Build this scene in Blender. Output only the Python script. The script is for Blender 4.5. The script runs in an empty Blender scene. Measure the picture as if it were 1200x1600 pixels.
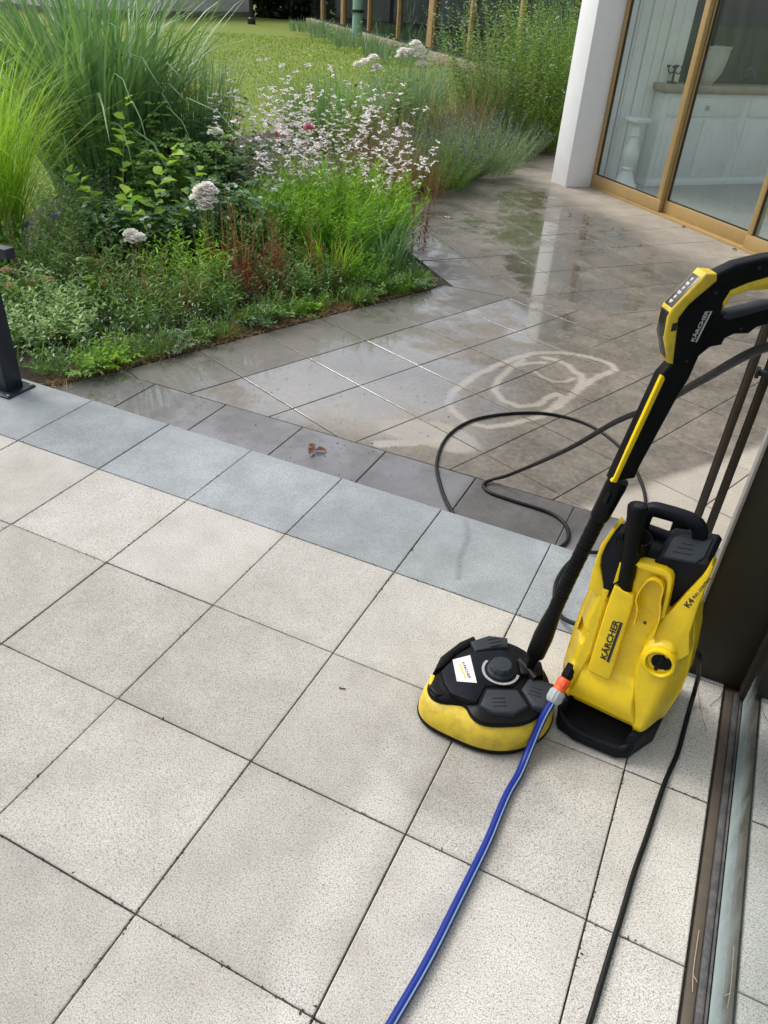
import bpy, bmesh, math, random
import numpy as np
from mathutils import Vector, Matrix
rnd = random.Random(7)
R_ = np.random.RandomState(11)
rad = math.radians
sc = bpy.context.scene
COL = sc.collection

# ------------------------------------------------------------------ camera
cam_d = bpy.data.cameras.new("camera")
cam = bpy.data.objects.new("camera", cam_d)
COL.objects.link(cam)
cam_d.sensor_fit = 'HORIZONTAL'
cam_d.sensor_width = 36.0
cam_d.lens = 36.0 * 1177.67 / 1200.0
cam_d.clip_start = 0.05
cam_d.clip_end = 600
RM = Matrix(((0.90001, -0.2901, 0.32531), (0.43225, 0.49795, -0.75181), (0.05611, 0.81725, 0.57355)))
m4 = RM.to_4x4()
m4.translation = Vector((2.68913, -2.10736, 1.51603))
cam.matrix_world = m4
sc.camera = cam

# ------------------------------------------------------------------ light
SUN_EL, SUN_AZ = 50.0, 172.0      # azimuth: direction the sun stands in, degrees counter-clockwise from +x
world = bpy.data.worlds.new("World")
sc.world = world
world.use_nodes = True
wn = world.node_tree
wn.nodes.clear()
w_out = wn.nodes.new('ShaderNodeOutputWorld')
w_bg = wn.nodes.new('ShaderNodeBackground')
w_sky = wn.nodes.new('ShaderNodeTexSky')
w_sky.sky_type = 'NISHITA'
w_sky.sun_disc = False
w_sky.sun_elevation = rad(SUN_EL)
w_sky.sun_rotation = rad(90 - SUN_AZ)
w_sky.air_density = 1.3
w_sky.dust_density = 4.0
w_sky.ozone_density = 1.0
w_hs = wn.nodes.new('ShaderNodeHueSaturation')
w_hs.inputs['Saturation'].default_value = 0.42
w_bg.inputs['Strength'].default_value = 0.15
wn.links.new(w_sky.outputs[0], w_hs.inputs['Color'])
wn.links.new(w_hs.outputs[0], w_bg.inputs[0])
wn.links.new(w_bg.outputs[0], w_out.inputs[0])
sun_d = bpy.data.lights.new("sun", 'SUN')
sun_d.energy = 0.8
sun_d.angle = rad(25)
sun_d.color = (1.0, 0.96, 0.9)
sun = bpy.data.objects.new("sun", sun_d)
COL.objects.link(sun)
sd = Vector((math.cos(rad(SUN_EL)) * math.cos(rad(SUN_AZ)), math.cos(rad(SUN_EL)) * math.sin(rad(SUN_AZ)), math.sin(rad(SUN_EL))))
sun.rotation_euler = sd.to_track_quat('Z', 'Y').to_euler()
sun.location = (0, 0, 8)
sc.view_settings.view_transform = 'Standard'
sc.view_settings.look = 'None'
sc.view_settings.exposure = 0.62
sc.view_settings.gamma = 1.0
sc.render.engine = 'CYCLES'
sc.cycles.transparent_max_bounces = 12

# ------------------------------------------------------------------ materials
def new_mat(name):
    m = bpy.data.materials.new(name)
    m.use_nodes = True
    nt = m.node_tree
    b = nt.nodes['Principled BSDF']
    return m, nt, b

def N(nt, t, **kw):
    n = nt.nodes.new(t)
    for k, v in kw.items():
        if k in n.inputs:
            n.inputs[k].default_value = v
        else:
            setattr(n, k, v)
    return n

def mixc(nt, fac, a, b, mode='MIX'):
    n = nt.nodes.new('ShaderNodeMix')
    n.data_type = 'RGBA'
    n.blend_type = mode
    for sock, v in ((n.inputs[0], fac), (n.inputs[6], a), (n.inputs[7], b)):
        if isinstance(v, (int, float)):
            sock.default_value = v
        elif isinstance(v, tuple):
            sock.default_value = (v[0], v[1], v[2], 1)
        else:
            nt.links.new(v, sock)
    return n.outputs[2]

def ramp(nt, src, stops):
    r = nt.nodes.new('ShaderNodeValToRGB')
    els = r.color_ramp.elements
    while len(els) < len(stops):
        els.new(0.5)
    for e, (p, c) in zip(els, stops):
        e.position = p
        e.color = (c, c, c, 1) if isinstance(c, (int, float)) else (c[0], c[1], c[2], 1)
    nt.links.new(src, r.inputs[0])
    return r.outputs[0]

def math_(nt, op, a, b=None, clamp=False):
    n = nt.nodes.new('ShaderNodeMath')
    n.operation = op
    n.use_clamp = clamp
    for s, v in ((n.inputs[0], a), (n.inputs[1], b)):
        if v is None: continue
        if isinstance(v, (int, float)): s.default_value = v
        else: nt.links.new(v, s)
    return n.outputs[0]

def noise(nt, scale, detail=4.0, rough=0.55, coord='Object', dist=0.0, vec=None):
    n = N(nt, 'ShaderNodeTexNoise')
    n.inputs['Scale'].default_value = scale
    n.inputs['Detail'].default_value = detail
    n.inputs['Roughness'].default_value = rough
    n.inputs['Distortion'].default_value = dist
    if vec is None:
        tc = N(nt, 'ShaderNodeTexCoord')
        nt.links.new(tc.outputs[coord], n.inputs['Vector'])
    else:
        nt.links.new(vec, n.inputs['Vector'])
    return n.outputs['Fac']

def bump(nt, b, src, strength=0.3, dist=0.002):
    n = nt.nodes.new('ShaderNodeBump')
    n.inputs['Strength'].default_value = strength
    n.inputs['Distance'].default_value = dist
    nt.links.new(src, n.inputs['Height'])
    nt.links.new(n.outputs[0], b.inputs['Normal'])

def attr(nt, name):
    a = nt.nodes.new('ShaderNodeAttribute')
    a.attribute_name = name
    return a.outputs['Fac']

def simple(name, col, rough=0.5, metal=0.0, dirt=0.25, dirtcol=None, dscale=14.0, bmp=0.1, spec=0.5, coat=0.0):
    """plain painted / moulded material with wear of its own"""
    m, nt, b = new_mat(name)
    f = noise(nt, dscale, 6, 0.65)
    fr = ramp(nt, f, [(0.42, 0.0), (0.72, 1.0)])
    dc = dirtcol or tuple(c * 0.55 for c in col)
    fac = math_(nt, 'MULTIPLY', fr, dirt)
    c = mixc(nt, fac, col, dc)
    nt.links.new(c, b.inputs['Base Color'])
    rr = math_(nt, 'MULTIPLY_ADD', fr, 0.15)
    rr.node.inputs[2].default_value = rough
    nt.links.new(rr, b.inputs['Roughness'])
    b.inputs['Metallic'].default_value = metal
    b.inputs['Specular IOR Level'].default_value = spec
    b.inputs['Coat Weight'].default_value = coat
    if bmp:
        bump(nt, b, noise(nt, 260, 3), bmp, 0.001)
    return m

def tile_mat(name, light, dark, speck, stain, wetness=0.0, rough=0.75, drydark=0.85):
    """exposed aggregate paving; attributes trand (per slab), clean, wet"""
    m, nt, b = new_mat(name)
    tr = attr(nt, 'trand')
    cl = attr(nt, 'clean')
    we = attr(nt, 'wet')
    n1 = noise(nt, 340, 4, 0.8)
    n2 = noise(nt, 200, 3, 0.75)
    n3 = noise(nt, 7, 5, 0.62)
    n4 = noise(nt, 1.6, 4, 0.6)
    n5 = noise(nt, 38, 5, 0.7)
    # clean surface
    grain = ramp(nt, n1, [(0.38, 0.0), (0.50, 0.70), (0.62, 1.0)])
    col = mixc(nt, grain, dark, light)
    pits = ramp(nt, n2, [(0.34, 1.0), (0.43, 0.0)])
    col = mixc(nt, math_(nt, 'MULTIPLY', pits, 0.75), col, speck)
    var = math_(nt, 'MULTIPLY_ADD', tr, 0.12)
    var.node.inputs[2].default_value = 0.94
    vv = N(nt, 'ShaderNodeCombineColor')
    for i in range(3): nt.links.new(var, vv.inputs[i])
    col = mixc(nt, 1.0, col, vv.outputs[0], 'MULTIPLY')
    st = ramp(nt, n3, [(0.40, 0.0), (0.75, 1.0)])
    st2 = ramp(nt, n4, [(0.38, 0.0), (0.66, 1.0)])
    col = mixc(nt, math_(nt, 'MULTIPLY', st, 0.22), col, tuple(c * 0.62 for c in dark))
    col = mixc(nt, math_(nt, 'MULTIPLY', st2, 0.16), col, stain)
    # dirt film
    dirtf = math_(nt, 'SUBTRACT', 1.0, cl)
    dn = ramp(nt, n5, [(0.30, 0.62), (0.62, 1.0)])
    dn2 = ramp(nt, n3, [(0.3, 0.74), (0.65, 1.0)])
    df = math_(nt, 'MULTIPLY', math_(nt, 'MULTIPLY', dirtf, dn), dn2, True)
    dcol = mixc(nt, st2, stain, tuple(c * 0.72 for c in stain))
    dcol = mixc(nt, math_(nt, 'MULTIPLY', tr, 0.5), dcol, tuple(c * 1.45 for c in stain))
    col = mixc(nt, math_(nt, 'MULTIPLY', df, 0.9), col, dcol)
    # wet film: soaked stone is darker and glossy
    wn_ = ramp(nt, n3, [(0.32, 0.0), (0.60, 1.0)])
    wv = math_(nt, 'MULTIPLY', we, math_(nt, 'MULTIPLY_ADD', wn_, 0.75), True)
    wv.node.inputs[1].default_value = 1
    mad = math_(nt, 'MULTIPLY_ADD', wn_, 0.6)
    mad.node.inputs[2].default_value = 0.50
    wv = math_(nt, 'MULTIPLY', we, mad, True)
    col = mixc(nt, math_(nt, 'MULTIPLY', wv, 0.45), col, (0.035, 0.029, 0.022))
    nt.links.new(col, b.inputs['Base Color'])
    mr = N(nt, 'ShaderNodeMapRange')
    nt.links.new(wv, mr.inputs[0])
    mr.inputs[1].default_value = 0.34; mr.inputs[2].default_value = 0.92
    mr.inputs[3].default_value = rough; mr.inputs[4].default_value = 0.07
    nt.links.new(mr.outputs[0], b.inputs['Roughness'])
    bp = nt.nodes.new('ShaderNodeBump')
    bs = N(nt, 'ShaderNodeMapRange')
    nt.links.new(wv, bs.inputs[0])
    bs.inputs[3].default_value = 0.55; bs.inputs[4].default_value = 0.03
    nt.links.new(bs.outputs[0], bp.inputs['Strength'])
    bp.inputs['Distance'].default_value = 0.0016
    nt.links.new(n2, bp.inputs['Height'])
    bp2 = nt.nodes.new('ShaderNodeBump')
    bp2.inputs['Strength'].default_value = 0.10
    bp2.inputs['Distance'].default_value = 0.004
    nt.links.new(n5, bp2.inputs['Height'])
    spm = N(nt, 'ShaderNodeMapRange'); nt.links.new(wv, spm.inputs[0]); spm.inputs[1].default_value = 0.45; spm.inputs[2].default_value = 0.9; spm.inputs[3].default_value = 0.2; spm.inputs[4].default_value = 0.9
    nt.links.new(spm.outputs[0], b.inputs['Specular IOR Level'])
    nt.links.new(bp.outputs[0], bp2.inputs['Normal'])
    nt.links.new(bp2.outputs[0], b.inputs['Normal'])
    cw = ramp(nt, wv, [(0.44, 0.0), (0.92, 1.0)])
    nt.links.new(cw, b.inputs['Coat Weight'])
    b.inputs['Coat Roughness'].default_value = 0.05
    b.inputs['Coat IOR'].default_value = 1.5
    return m

def leaf_mat(name, a, b_, rough=0.5, trans=0.25, spec=0.2, k=1.0):
    a = tuple(min(0.95, c * k) for c in a); b_ = tuple(min(0.95, c * k) for c in b_)
    m, nt, b = new_mat(name)
    t = attr(nt, 'tint')
    n = noise(nt, 9, 3)
    f = math_(nt, 'ADD', math_(nt, 'MULTIPLY', t, 0.8), math_(nt, 'MULTIPLY', math_(nt, 'SUBTRACT', n, 0.4), 0.6), True)
    c = mixc(nt, f, a, b_)
    nt.links.new(c, b.inputs['Base Color'])
    b.inputs['Roughness'].default_value = rough
    b.inputs['Specular IOR Level'].default_value = spec
    tr = nt.nodes.new('ShaderNodeBsdfTranslucent')
    c2 = mixc(nt, 1.0, c, (1.0, 1.0, 1.0) if 'petal' in name else (1.3, 1.35, 0.7), 'MULTIPLY')
    nt.links.new(c2, tr.inputs[0])
    mx = nt.nodes.new('ShaderNodeMixShader')
    mx.inputs[0].default_value = trans
    out = [n_ for n_ in nt.nodes if n_.type == 'OUTPUT_MATERIAL'][0]
    nt.links.new(b.outputs[0], mx.inputs[1])
    nt.links.new(tr.outputs[0], mx.inputs[2])
    nt.links.new(mx.outputs[0], out.inputs[0])
    return m

def glass_mat(name, tint=(0.75, 0.85, 0.82), ior=1.5, rough=0.0, film=0.0, boost=1.0, splash=0.0):
    m, nt, b = new_mat(name)
    nt.nodes.remove(b)
    out = [n_ for n_ in nt.nodes if n_.type == 'OUTPUT_MATERIAL'][0]
    t = N(nt, 'ShaderNodeBsdfTransparent'); t.inputs[0].default_value = (*tint, 1)
    g = N(nt, 'ShaderNodeBsdfGlossy'); g.inputs['Roughness'].default_value = rough
    g.inputs[0].default_value = (0.92, 0.97, 1.0, 1)
    fr = N(nt, 'ShaderNodeFresnel'); fr.inputs[0].default_value = ior
    ge = N(nt, 'ShaderNodeNewGeometry')
    front = math_(nt, 'SUBTRACT', 1.0, ge.outputs['Backfacing'])
    fb = math_(nt, 'MULTIPLY', math_(nt, 'MULTIPLY', fr.outputs[0], boost, True), front, True)
    mx = N(nt, 'ShaderNodeMixShader')
    nt.links.new(fb, mx.inputs[0])
    base = t.outputs[0]
    if film > 0:
        d = N(nt, 'ShaderNodeBsdfDiffuse'); d.inputs[0].default_value = (0.42, 0.52, 0.52, 1)
        tc = N(nt, 'ShaderNodeTexCoord')
        mp = N(nt, 'ShaderNodeMapping'); mp.inputs['Scale'].default_value = (14, 14, 1.2)
        nt.links.new(tc.outputs['Object'], mp.inputs[0])
        nz = noise(nt, 1.0, 5, 0.6, vec=mp.outputs[0])
        ff = math_(nt, 'MULTIPLY', ramp(nt, nz, [(0.3, 0.3), (0.75, 1.0)]), film)
        if splash:
            sx = N(nt, 'ShaderNodeSeparateXYZ'); nt.links.new(tc.outputs['Object'], sx.inputs[0])
            hz_ = math_(nt, 'MULTIPLY_ADD', nz, 0.20); hz_.node.inputs[2].default_value = 0.04
            lo_ = math_(nt, 'SUBTRACT', 1.0, math_(nt, 'DIVIDE', math_(nt, 'MAXIMUM', sx.outputs[2], 0.0), hz_, True), True)
            ff = math_(nt, 'ADD', ff, math_(nt, 'MULTIPLY', lo_, splash), True)
        mf = N(nt, 'ShaderNodeMixShader')
        nt.links.new(ff, mf.inputs[0]); nt.links.new(base, mf.inputs[1]); nt.links.new(d.outputs[0], mf.inputs[2])
        base = mf.outputs[0]
    nt.links.new(base, mx.inputs[1]); nt.links.new(g.outputs[0], mx.inputs[2])
    res_ = mx.outputs[0]
    if splash:
        m3 = N(nt, 'ShaderNodeMixShader'); nt.links.new(math_(nt, 'MULTIPLY', lo_, splash), m3.inputs[0])
        nt.links.new(res_, m3.inputs[1]); nt.links.new(d.outputs[0], m3.inputs[2]); res_ = m3.outputs[0]
    nt.links.new(res_, out.inputs[0])
    return m

M = {}
M['upper'] = tile_mat('terrace_slab', (0.73, 0.71, 0.66), (0.22, 0.21, 0.19), (0.06, 0.055, 0.05), (0.25, 0.225, 0.185))
M['blue'] = tile_mat('step_slab', (0.56, 0.60, 0.62), (0.19, 0.212, 0.228), (0.12, 0.13, 0.14), (0.20, 0.22, 0.225), rough=0.62)
M['lower'] = tile_mat('patio_slab', (0.56, 0.51, 0.43), (0.34, 0.30, 0.25), (0.12, 0.10, 0.08), (0.052, 0.041, 0.029), rough=0.55)
M['lowrow'] = tile_mat('patio_border_slab', (0.24, 0.235, 0.245), (0.15, 0.147, 0.155), (0.07, 0.07, 0.07), (0.062, 0.055, 0.046), rough=0.6)
M['border'] = tile_mat('bed_border_slab', (0.34, 0.32, 0.29), (0.22, 0.205, 0.185), (0.08, 0.075, 0.07), (0.062, 0.053, 0.042), rough=0.6)
M['joint'] = simple('joint_sand', (0.055, 0.045, 0.035), 0.95, dirt=0.6, dirtcol=(0.02, 0.018, 0.014), dscale=60)
M['soil'] = simple('soil', (0.05, 0.035, 0.024), 0.95, dirt=0.7, dirtcol=(0.02, 0.014, 0.01), dscale=30, bmp=0.6)
M['yellow'] = simple('yellow_plastic', (0.80, 0.56, 0.006), 0.30, dirt=0.35, dirtcol=(0.42, 0.29, 0.03), dscale=17, bmp=0.06)
M['dirty_yellow'] = simple('scuffed_yellow_plastic', (0.66, 0.48, 0.03), 0.42, dirt=0.6, dirtcol=(0.24, 0.17, 0.04), dscale=26, bmp=0.3)
M['black'] = simple('black_plastic', (0.0045, 0.0048, 0.0055), 0.36, dirt=0.4, dirtcol=(0.012, 0.011, 0.010), spec=0.12, dscale=20)
M['navy'] = simple('dark_plastic', (0.005, 0.0065, 0.011), 0.42, dirt=0.4, dirtcol=(0.014, 0.015, 0.018), spec=0.14, dscale=12)
M['grey'] = simple('grey_rubber', (0.030, 0.036, 0.043), 0.5, dirt=0.4, dscale=20, spec=0.2)
M['pale_grey'] = simple('pale_plastic', (0.36, 0.40, 0.42), 0.45, dirt=0.3)
M['orange'] = simple('orange_plastic', (0.75, 0.10, 0.02), 0.4, dirt=0.2)
M['white_p'] = simple('white_label', (0.75, 0.75, 0.73), 0.45, dirt=0.15)
M['ink'] = simple('black_ink', (0.015, 0.015, 0.015), 0.5, dirt=0, bmp=0)
M['silver'] = simple('silver_ink', (0.42, 0.42, 0.42), 0.45, dirt=0, bmp=0)
M['screen'] = simple('display_glass', (0.02, 0.018, 0.018), 0.12, dirt=0, bmp=0)
M['hoseblk'] = simple('hose_rubber', (0.005, 0.0055, 0.006), 0.36, dirt=0.3, dirtcol=(0.016, 0.014, 0.012), spec=0.25, dscale=30)
M['hoseblue'] = simple('blue_hose', (0.005, 0.022, 0.20), 0.3, spec=0.25, dirt=0.2, bmp=0)
M['hosestripe'] = simple('hose_stripe', (0.25, 0.36, 0.5), 0.35, dirt=0.2, bmp=0)
M['bronze'] = simple('bronze_metal', (0.075, 0.062, 0.046), 0.42, metal=0.35, dirt=0.4, dirtcol=(0.035, 0.03, 0.025), dscale=6)
M['bronze_dk'] = simple('dark_bronze', (0.024, 0.020, 0.012), 0.5, metal=0.2, dirt=0.3, dscale=4)
M['alu'] = simple('pale_aluminium', (0.34, 0.33, 0.31), 0.5, metal=0.3, dirt=0.3)
M['sill'] = simple('brown_sill', (0.085, 0.066, 0.048), 0.6, dirt=0.8, dirtcol=(0.06, 0.05, 0.04), dscale=25)
M['gasket'] = simple('rubber_gasket', (0.05, 0.052, 0.055), 0.6, dirt=0.9, dirtcol=(0.14, 0.13, 0.12), dscale=45)
M['postnavy'] = simple('navy_metal', (0.015, 0.022, 0.034), 0.32, metal=0.1, dirt=0.3, dscale=10)
M['white_wall'] = simple('white_render', (0.88, 0.88, 0.89), 0.8, dirt=0.12, dscale=5, bmp=0.3)
M['tan'] = simple('gold_frame', (0.42, 0.285, 0.115), 0.42, metal=0.15, dirt=0.3, dscale=5, bmp=0.05)
M['wood'] = simple('timber', (0.40, 0.25, 0.12), 0.65, dirt=0.5, dscale=5)
M['mint'] = simple('mint_paint', (0.30, 0.47, 0.40), 0.5, dirt=0.3)
M['brickband'] = simple('sill_stone', (0.36, 0.28, 0.21), 0.8, dirt=0.5, dscale=6)
M['white_fur'] = simple('white_furniture', (0.84, 0.86, 0.84), 0.5, dirt=0.15)
M['worktop'] = simple('weathered_worktop', (0.40, 0.34, 0.27), 0.5, dirt=0.6, dscale=12)
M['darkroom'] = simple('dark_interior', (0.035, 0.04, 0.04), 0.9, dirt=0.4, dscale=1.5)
M['palefloor'] = simple('pale_floor', (0.42, 0.42, 0.38), 0.4, dirt=0.2)
M['tealfloor'] = simple('teal_floor', (0.22, 0.30, 0.28), 0.4, dirt=0.3)
M['pot'] = simple('pale_pot', (0.50, 0.50, 0.45), 0.6, dirt=0.3)
M['siding'] = simple('white_siding', (0.84, 0.85, 0.84), 0.7, dirt=0.3, dirtcol=(0.45, 0.42, 0.36), dscale=3)
M['stone'] = simple('foundation_stone', (0.26, 0.24, 0.20), 0.9, dirt=0.5, dscale=4)
M['deadleaf'] = leaf_mat('dead_leaf', (0.07, 0.022, 0.012), (0.17, 0.06, 0.03), 0.6, 0.1)
M['straw'] = simple('straw', (0.36, 0.30, 0.20), 0.7, dirt=0.2, bmp=0)
M['gravelbit'] = simple('grit', (0.04, 0.035, 0.03), 0.8, dirt=0.2, bmp=0)
M['glass_near'] = glass_mat('near_glass', (0.45, 0.55, 0.55), 1.6, film=0.22, boost=2.2, splash=0.7)
M['glass_far'] = glass_mat('far_glass', (0.93, 0.96, 0.95), 1.5, film=0.04)
M['glass_pool'] = glass_mat('pool_glass', (0.45, 0.52, 0.50), 1.5, film=0.03)
# plants
M['miscB'] = leaf_mat('blue_green_blade', (0.055, 0.115, 0.050), (0.15, 0.24, 0.11), 0.38, 0.25, 0.5, k=1.885)
M['miscY'] = leaf_mat('yellow_green_blade', (0.08, 0.17, 0.02), (0.26, 0.37, 0.04), 0.4, 0.35, k=1.755)
M['bright'] = leaf_mat('bright_leaf', (0.07, 0.17, 0.02), (0.21, 0.36, 0.03), 0.45, 0.35, k=1.69)
M['mid'] = leaf_mat('mid_leaf', (0.045, 0.10, 0.02), (0.12, 0.20, 0.05), 0.45, 0.25, k=2.015)
M['dark'] = leaf_mat('dark_leaf', (0.018, 0.05, 0.018), (0.055, 0.11, 0.04), 0.35, 0.15, 0.5, k=2.21)
M['lime'] = leaf_mat('lime_leaf', (0.13, 0.27, 0.03), (0.28, 0.40, 0.05), 0.45, 0.35, k=1.495)
M['varieg'] = leaf_mat('pale_edged_leaf', (0.09, 0.19, 0.05), (0.34, 0.42, 0.20), 0.45, 0.2, k=1.56)
M['greyg'] = leaf_mat('grey_green_leaf', (0.07, 0.12, 0.065), (0.19, 0.26, 0.17), 0.6, 0.2, k=1.885)
M['stem'] = leaf_mat('green_stem', (0.09, 0.14, 0.04), (0.17, 0.20, 0.07), 0.6, 0.1, k=1.885)
M['bstem'] = leaf_mat('brown_stem', (0.12, 0.075, 0.035), (0.24, 0.17, 0.09), 0.7, 0.1, k=1.885)
M['red'] = leaf_mat('red_leaf', (0.12, 0.012, 0.012), (0.24, 0.05, 0.035), 0.5, 0.2, k=1.885)
M['rust'] = leaf_mat('rusty_leaf', (0.10, 0.055, 0.025), (0.21, 0.14, 0.06), 0.6, 0.2, k=1.885)
M['strawl'] = leaf_mat('dry_straw', (0.22, 0.16, 0.09), (0.42, 0.34, 0.20), 0.7, 0.1)
M['wpetal'] = leaf_mat('white_petal', (0.90, 0.86, 0.80), (0.95, 0.94, 0.92), 0.5, 0.4)
M['gpetal'] = leaf_mat('blush_petal', (0.88, 0.76, 0.79), (0.96, 0.94, 0.95), 0.5, 0.3)
M['pink'] = leaf_mat('pink_petal', (0.62, 0.12, 0.22), (0.78, 0.35, 0.42), 0.5, 0.25)
M['purple'] = leaf_mat('purple_petal', (0.09, 0.07, 0.13), (0.20, 0.16, 0.27), 0.6, 0.2)
M['violet'] = leaf_mat('violet_petal', (0.22, 0.13, 0.50), (0.38, 0.28, 0.65), 0.5, 0.2)
M['ypetal'] = leaf_mat('yellow_petal', (0.62, 0.42, 0.01), (0.75, 0.60, 0.05), 0.5, 0.2)
M['sedum'] = leaf_mat('sedum_head', (0.42, 0.24, 0.17), (0.58, 0.42, 0.28), 0.7, 0.15)
M['limehead'] = leaf_mat('lime_head', (0.22, 0.32, 0.08), (0.38, 0.46, 0.16), 0.7, 0.15)
M['lawnblade'] = leaf_mat('lawn_blade', (0.15, 0.26, 0.012), (0.23, 0.35, 0.025), 0.8, 0.3, spec=0.08)
M['treeleaf'] = leaf_mat('tree_leaf', (0.010, 0.026, 0.011), (0.035, 0.065, 0.024), 0.5, 0.12)
M['bark'] = simple('bark', (0.09, 0.07, 0.05), 0.9, dirt=0.6, dscale=8, bmp=0.5)

# ------------------------------------------------------------------ builders
def props(o, label=None, cat=None, group=None, kind=None):
    if label: o['label'] = label
    if cat: o['category'] = cat
    if group: o['group'] = group
    if kind: o['kind'] = kind
    return o

def thing(name, loc=(0, 0, 0), rz=0.0, label=None, cat=None, group=None):
    o = bpy.data.objects.new(name, None)
    COL.objects.link(o)
    o.location = loc
    o.rotation_euler = (0, 0, rz)
    o.empty_display_size = 0.1
    props(o, label, cat, group)
    return o

def world_of(o):
    m = Matrix.Translation(o.location) @ Matrix.Rotation(o.rotation_euler[2], 4, 'Z') if o else Matrix()
    return (world_of(o.parent) @ m) if (o and o.parent) else m

def link(name, me, mat=None, parent=None, local=False):
    o = bpy.data.objects.new(name, me)
    COL.objects.link(o)
    if mat is not None:
        me.materials.append(M[mat] if isinstance(mat, str) else mat)
    if parent is not None:
        if not local:
            me.transform(world_of(parent).inverted())
        o.parent = parent
    return o

class B:
    """collects shapes into one bmesh"""
    def __init__(s): s.bm = bmesh.new()
    def box(s, c, size, bevel=0.0, rz=0.0, mat=None, seg=2):
        r = bmesh.ops.create_cube(s.bm, size=1.0)
        vs = r['verts']
        mtx = Matrix.Translation(c) @ (mat or Matrix.Rotation(rz, 4, 'Z')) @ Matrix.Diagonal((*size, 1))
        bmesh.ops.transform(s.bm, matrix=mtx, verts=vs)
        if bevel:
            es = list({e for v in vs for e in v.link_edges})
            bmesh.ops.bevel(s.bm, geom=es, offset=bevel, segments=seg, affect='EDGES', profile=0.5)
        return s
    def prism(s, pts, frame, d0, d1, bevel=0.0, seg=2):
        """2D outline pts in frame (o, u, v, n), extruded from d0 to d1 along n"""
        o, u, v, n = [Vector(q) for q in frame]
        a = [s.bm.verts.new(o + u * p[0] + v * p[1] + n * d0) for p in pts]
        b = [s.bm.verts.new(o + u * p[0] + v * p[1] + n * d1) for p in pts]
        fs = [s.bm.faces.new(a[::-1]), s.bm.faces.new(b)]
        k = len(pts)
        for i in range(k):
            fs.append(s.bm.faces.new((a[i], a[(i + 1) % k], b[(i + 1) % k], b[i])))
        bmesh.ops.recalc_face_normals(s.bm, faces=fs)
        if bevel:
            es = list({e for f in fs[:2] for e in f.edges})
            bmesh.ops.bevel(s.bm, geom=es, offset=bevel, segments=seg, affect='EDGES', profile=0.5, clamp_overlap=True)
        return s
    def tube(s, pts, r, n=12, cap=True, sq=None):
        pts = [Vector(p) for p in pts]
        k = len(pts)
        rs = r if hasattr(r, '__len__') else [r] * k
        rings = []
        t0 = (pts[1] - pts[0]).normalized()
        ref = Vector((0, 0, 1)) if abs(t0.z) < 0.9 else Vector((1, 0, 0))
        u = t0.cross(ref).normalized()
        for i, p in enumerate(pts):
            t = (pts[min(i + 1, k - 1)] - pts[max(i - 1, 0)]).normalized()
            u = (u - t * u.dot(t)).normalized()
            v = t.cross(u)
            ring = []
            for j in range(n):
                a = 2 * math.pi * j / n
                cx, cy = math.cos(a), math.sin(a)
                if sq:
                    e = sq
                    cx = math.copysign(abs(cx) ** e, cx); cy = math.copysign(abs(cy) ** e, cy)
                ring.append(s.bm.verts.new(p + (u * cx + v * cy) * rs[i]))
            rings.append(ring)
        for a, b in zip(rings, rings[1:]):
            for j in range(n):
                s.bm.faces.new((a[j], a[(j + 1) % n], b[(j + 1) % n], b[j]))
        if cap:
            s.bm.faces.new(rings[0][::-1]); s.bm.faces.new(rings[-1])
        return s
    def lathe(s, prof, mtx=None, n=32, cap=True, fn=None):
        mtx = mtx or Matrix()
        rings = []
        for (r, z) in prof:
            ring = []
            for j in range(n):
                a = 2 * math.pi * j / n
                rr = r * (fn(a, z) if fn else 1)
                ring.append(s.bm.verts.new(mtx @ Vector((rr * math.cos(a), rr * math.sin(a), z))))
            rings.append(ring)
        for a, b in zip(rings, rings[1:]):
            for j in range(n):
                s.bm.faces.new((a[j], a[(j + 1) % n], b[(j + 1) % n], b[j]))
        if cap:
            s.bm.faces.new(rings[0][::-1]); s.bm.faces.new(rings[-1])
        return s
    def add(s, verts, faces):
        vs = [s.bm.verts.new(v) for v in verts]
        for f in faces: s.bm.faces.new([vs[i] for i in f])
        return s
    def done(s, name, mat, parent=None, local=False, smooth=True, ang=35):
        me = bpy.data.meshes.new(name)
        bmesh.ops.recalc_face_normals(s.bm, faces=s.bm.faces)
        s.bm.to_mesh(me); s.bm.free()
        if smooth:
            me.polygons.foreach_set('use_smooth', [True] * len(me.polygons))
            me.set_sharp_from_angle(angle=rad(ang))
        return link(name, me, mat, parent, local)

def catmull(pts, per=8):
    P = [Vector(p) for p in pts]
    P = [P[0] * 2 - P[1]] + P + [P[-1] * 2 - P[-2]]
    out = []
    for i in range(1, len(P) - 2):
        a, b, c, d = P[i - 1:i + 3]
        for k in range(per):
            t = k / per
            out.append(0.5 * ((2 * b) + (c - a) * t + (2 * a - 5 * b + 4 * c - d) * t * t + (3 * b - a - 3 * c + d) * t ** 3))
    out.append(P[-2])
    return out

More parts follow.
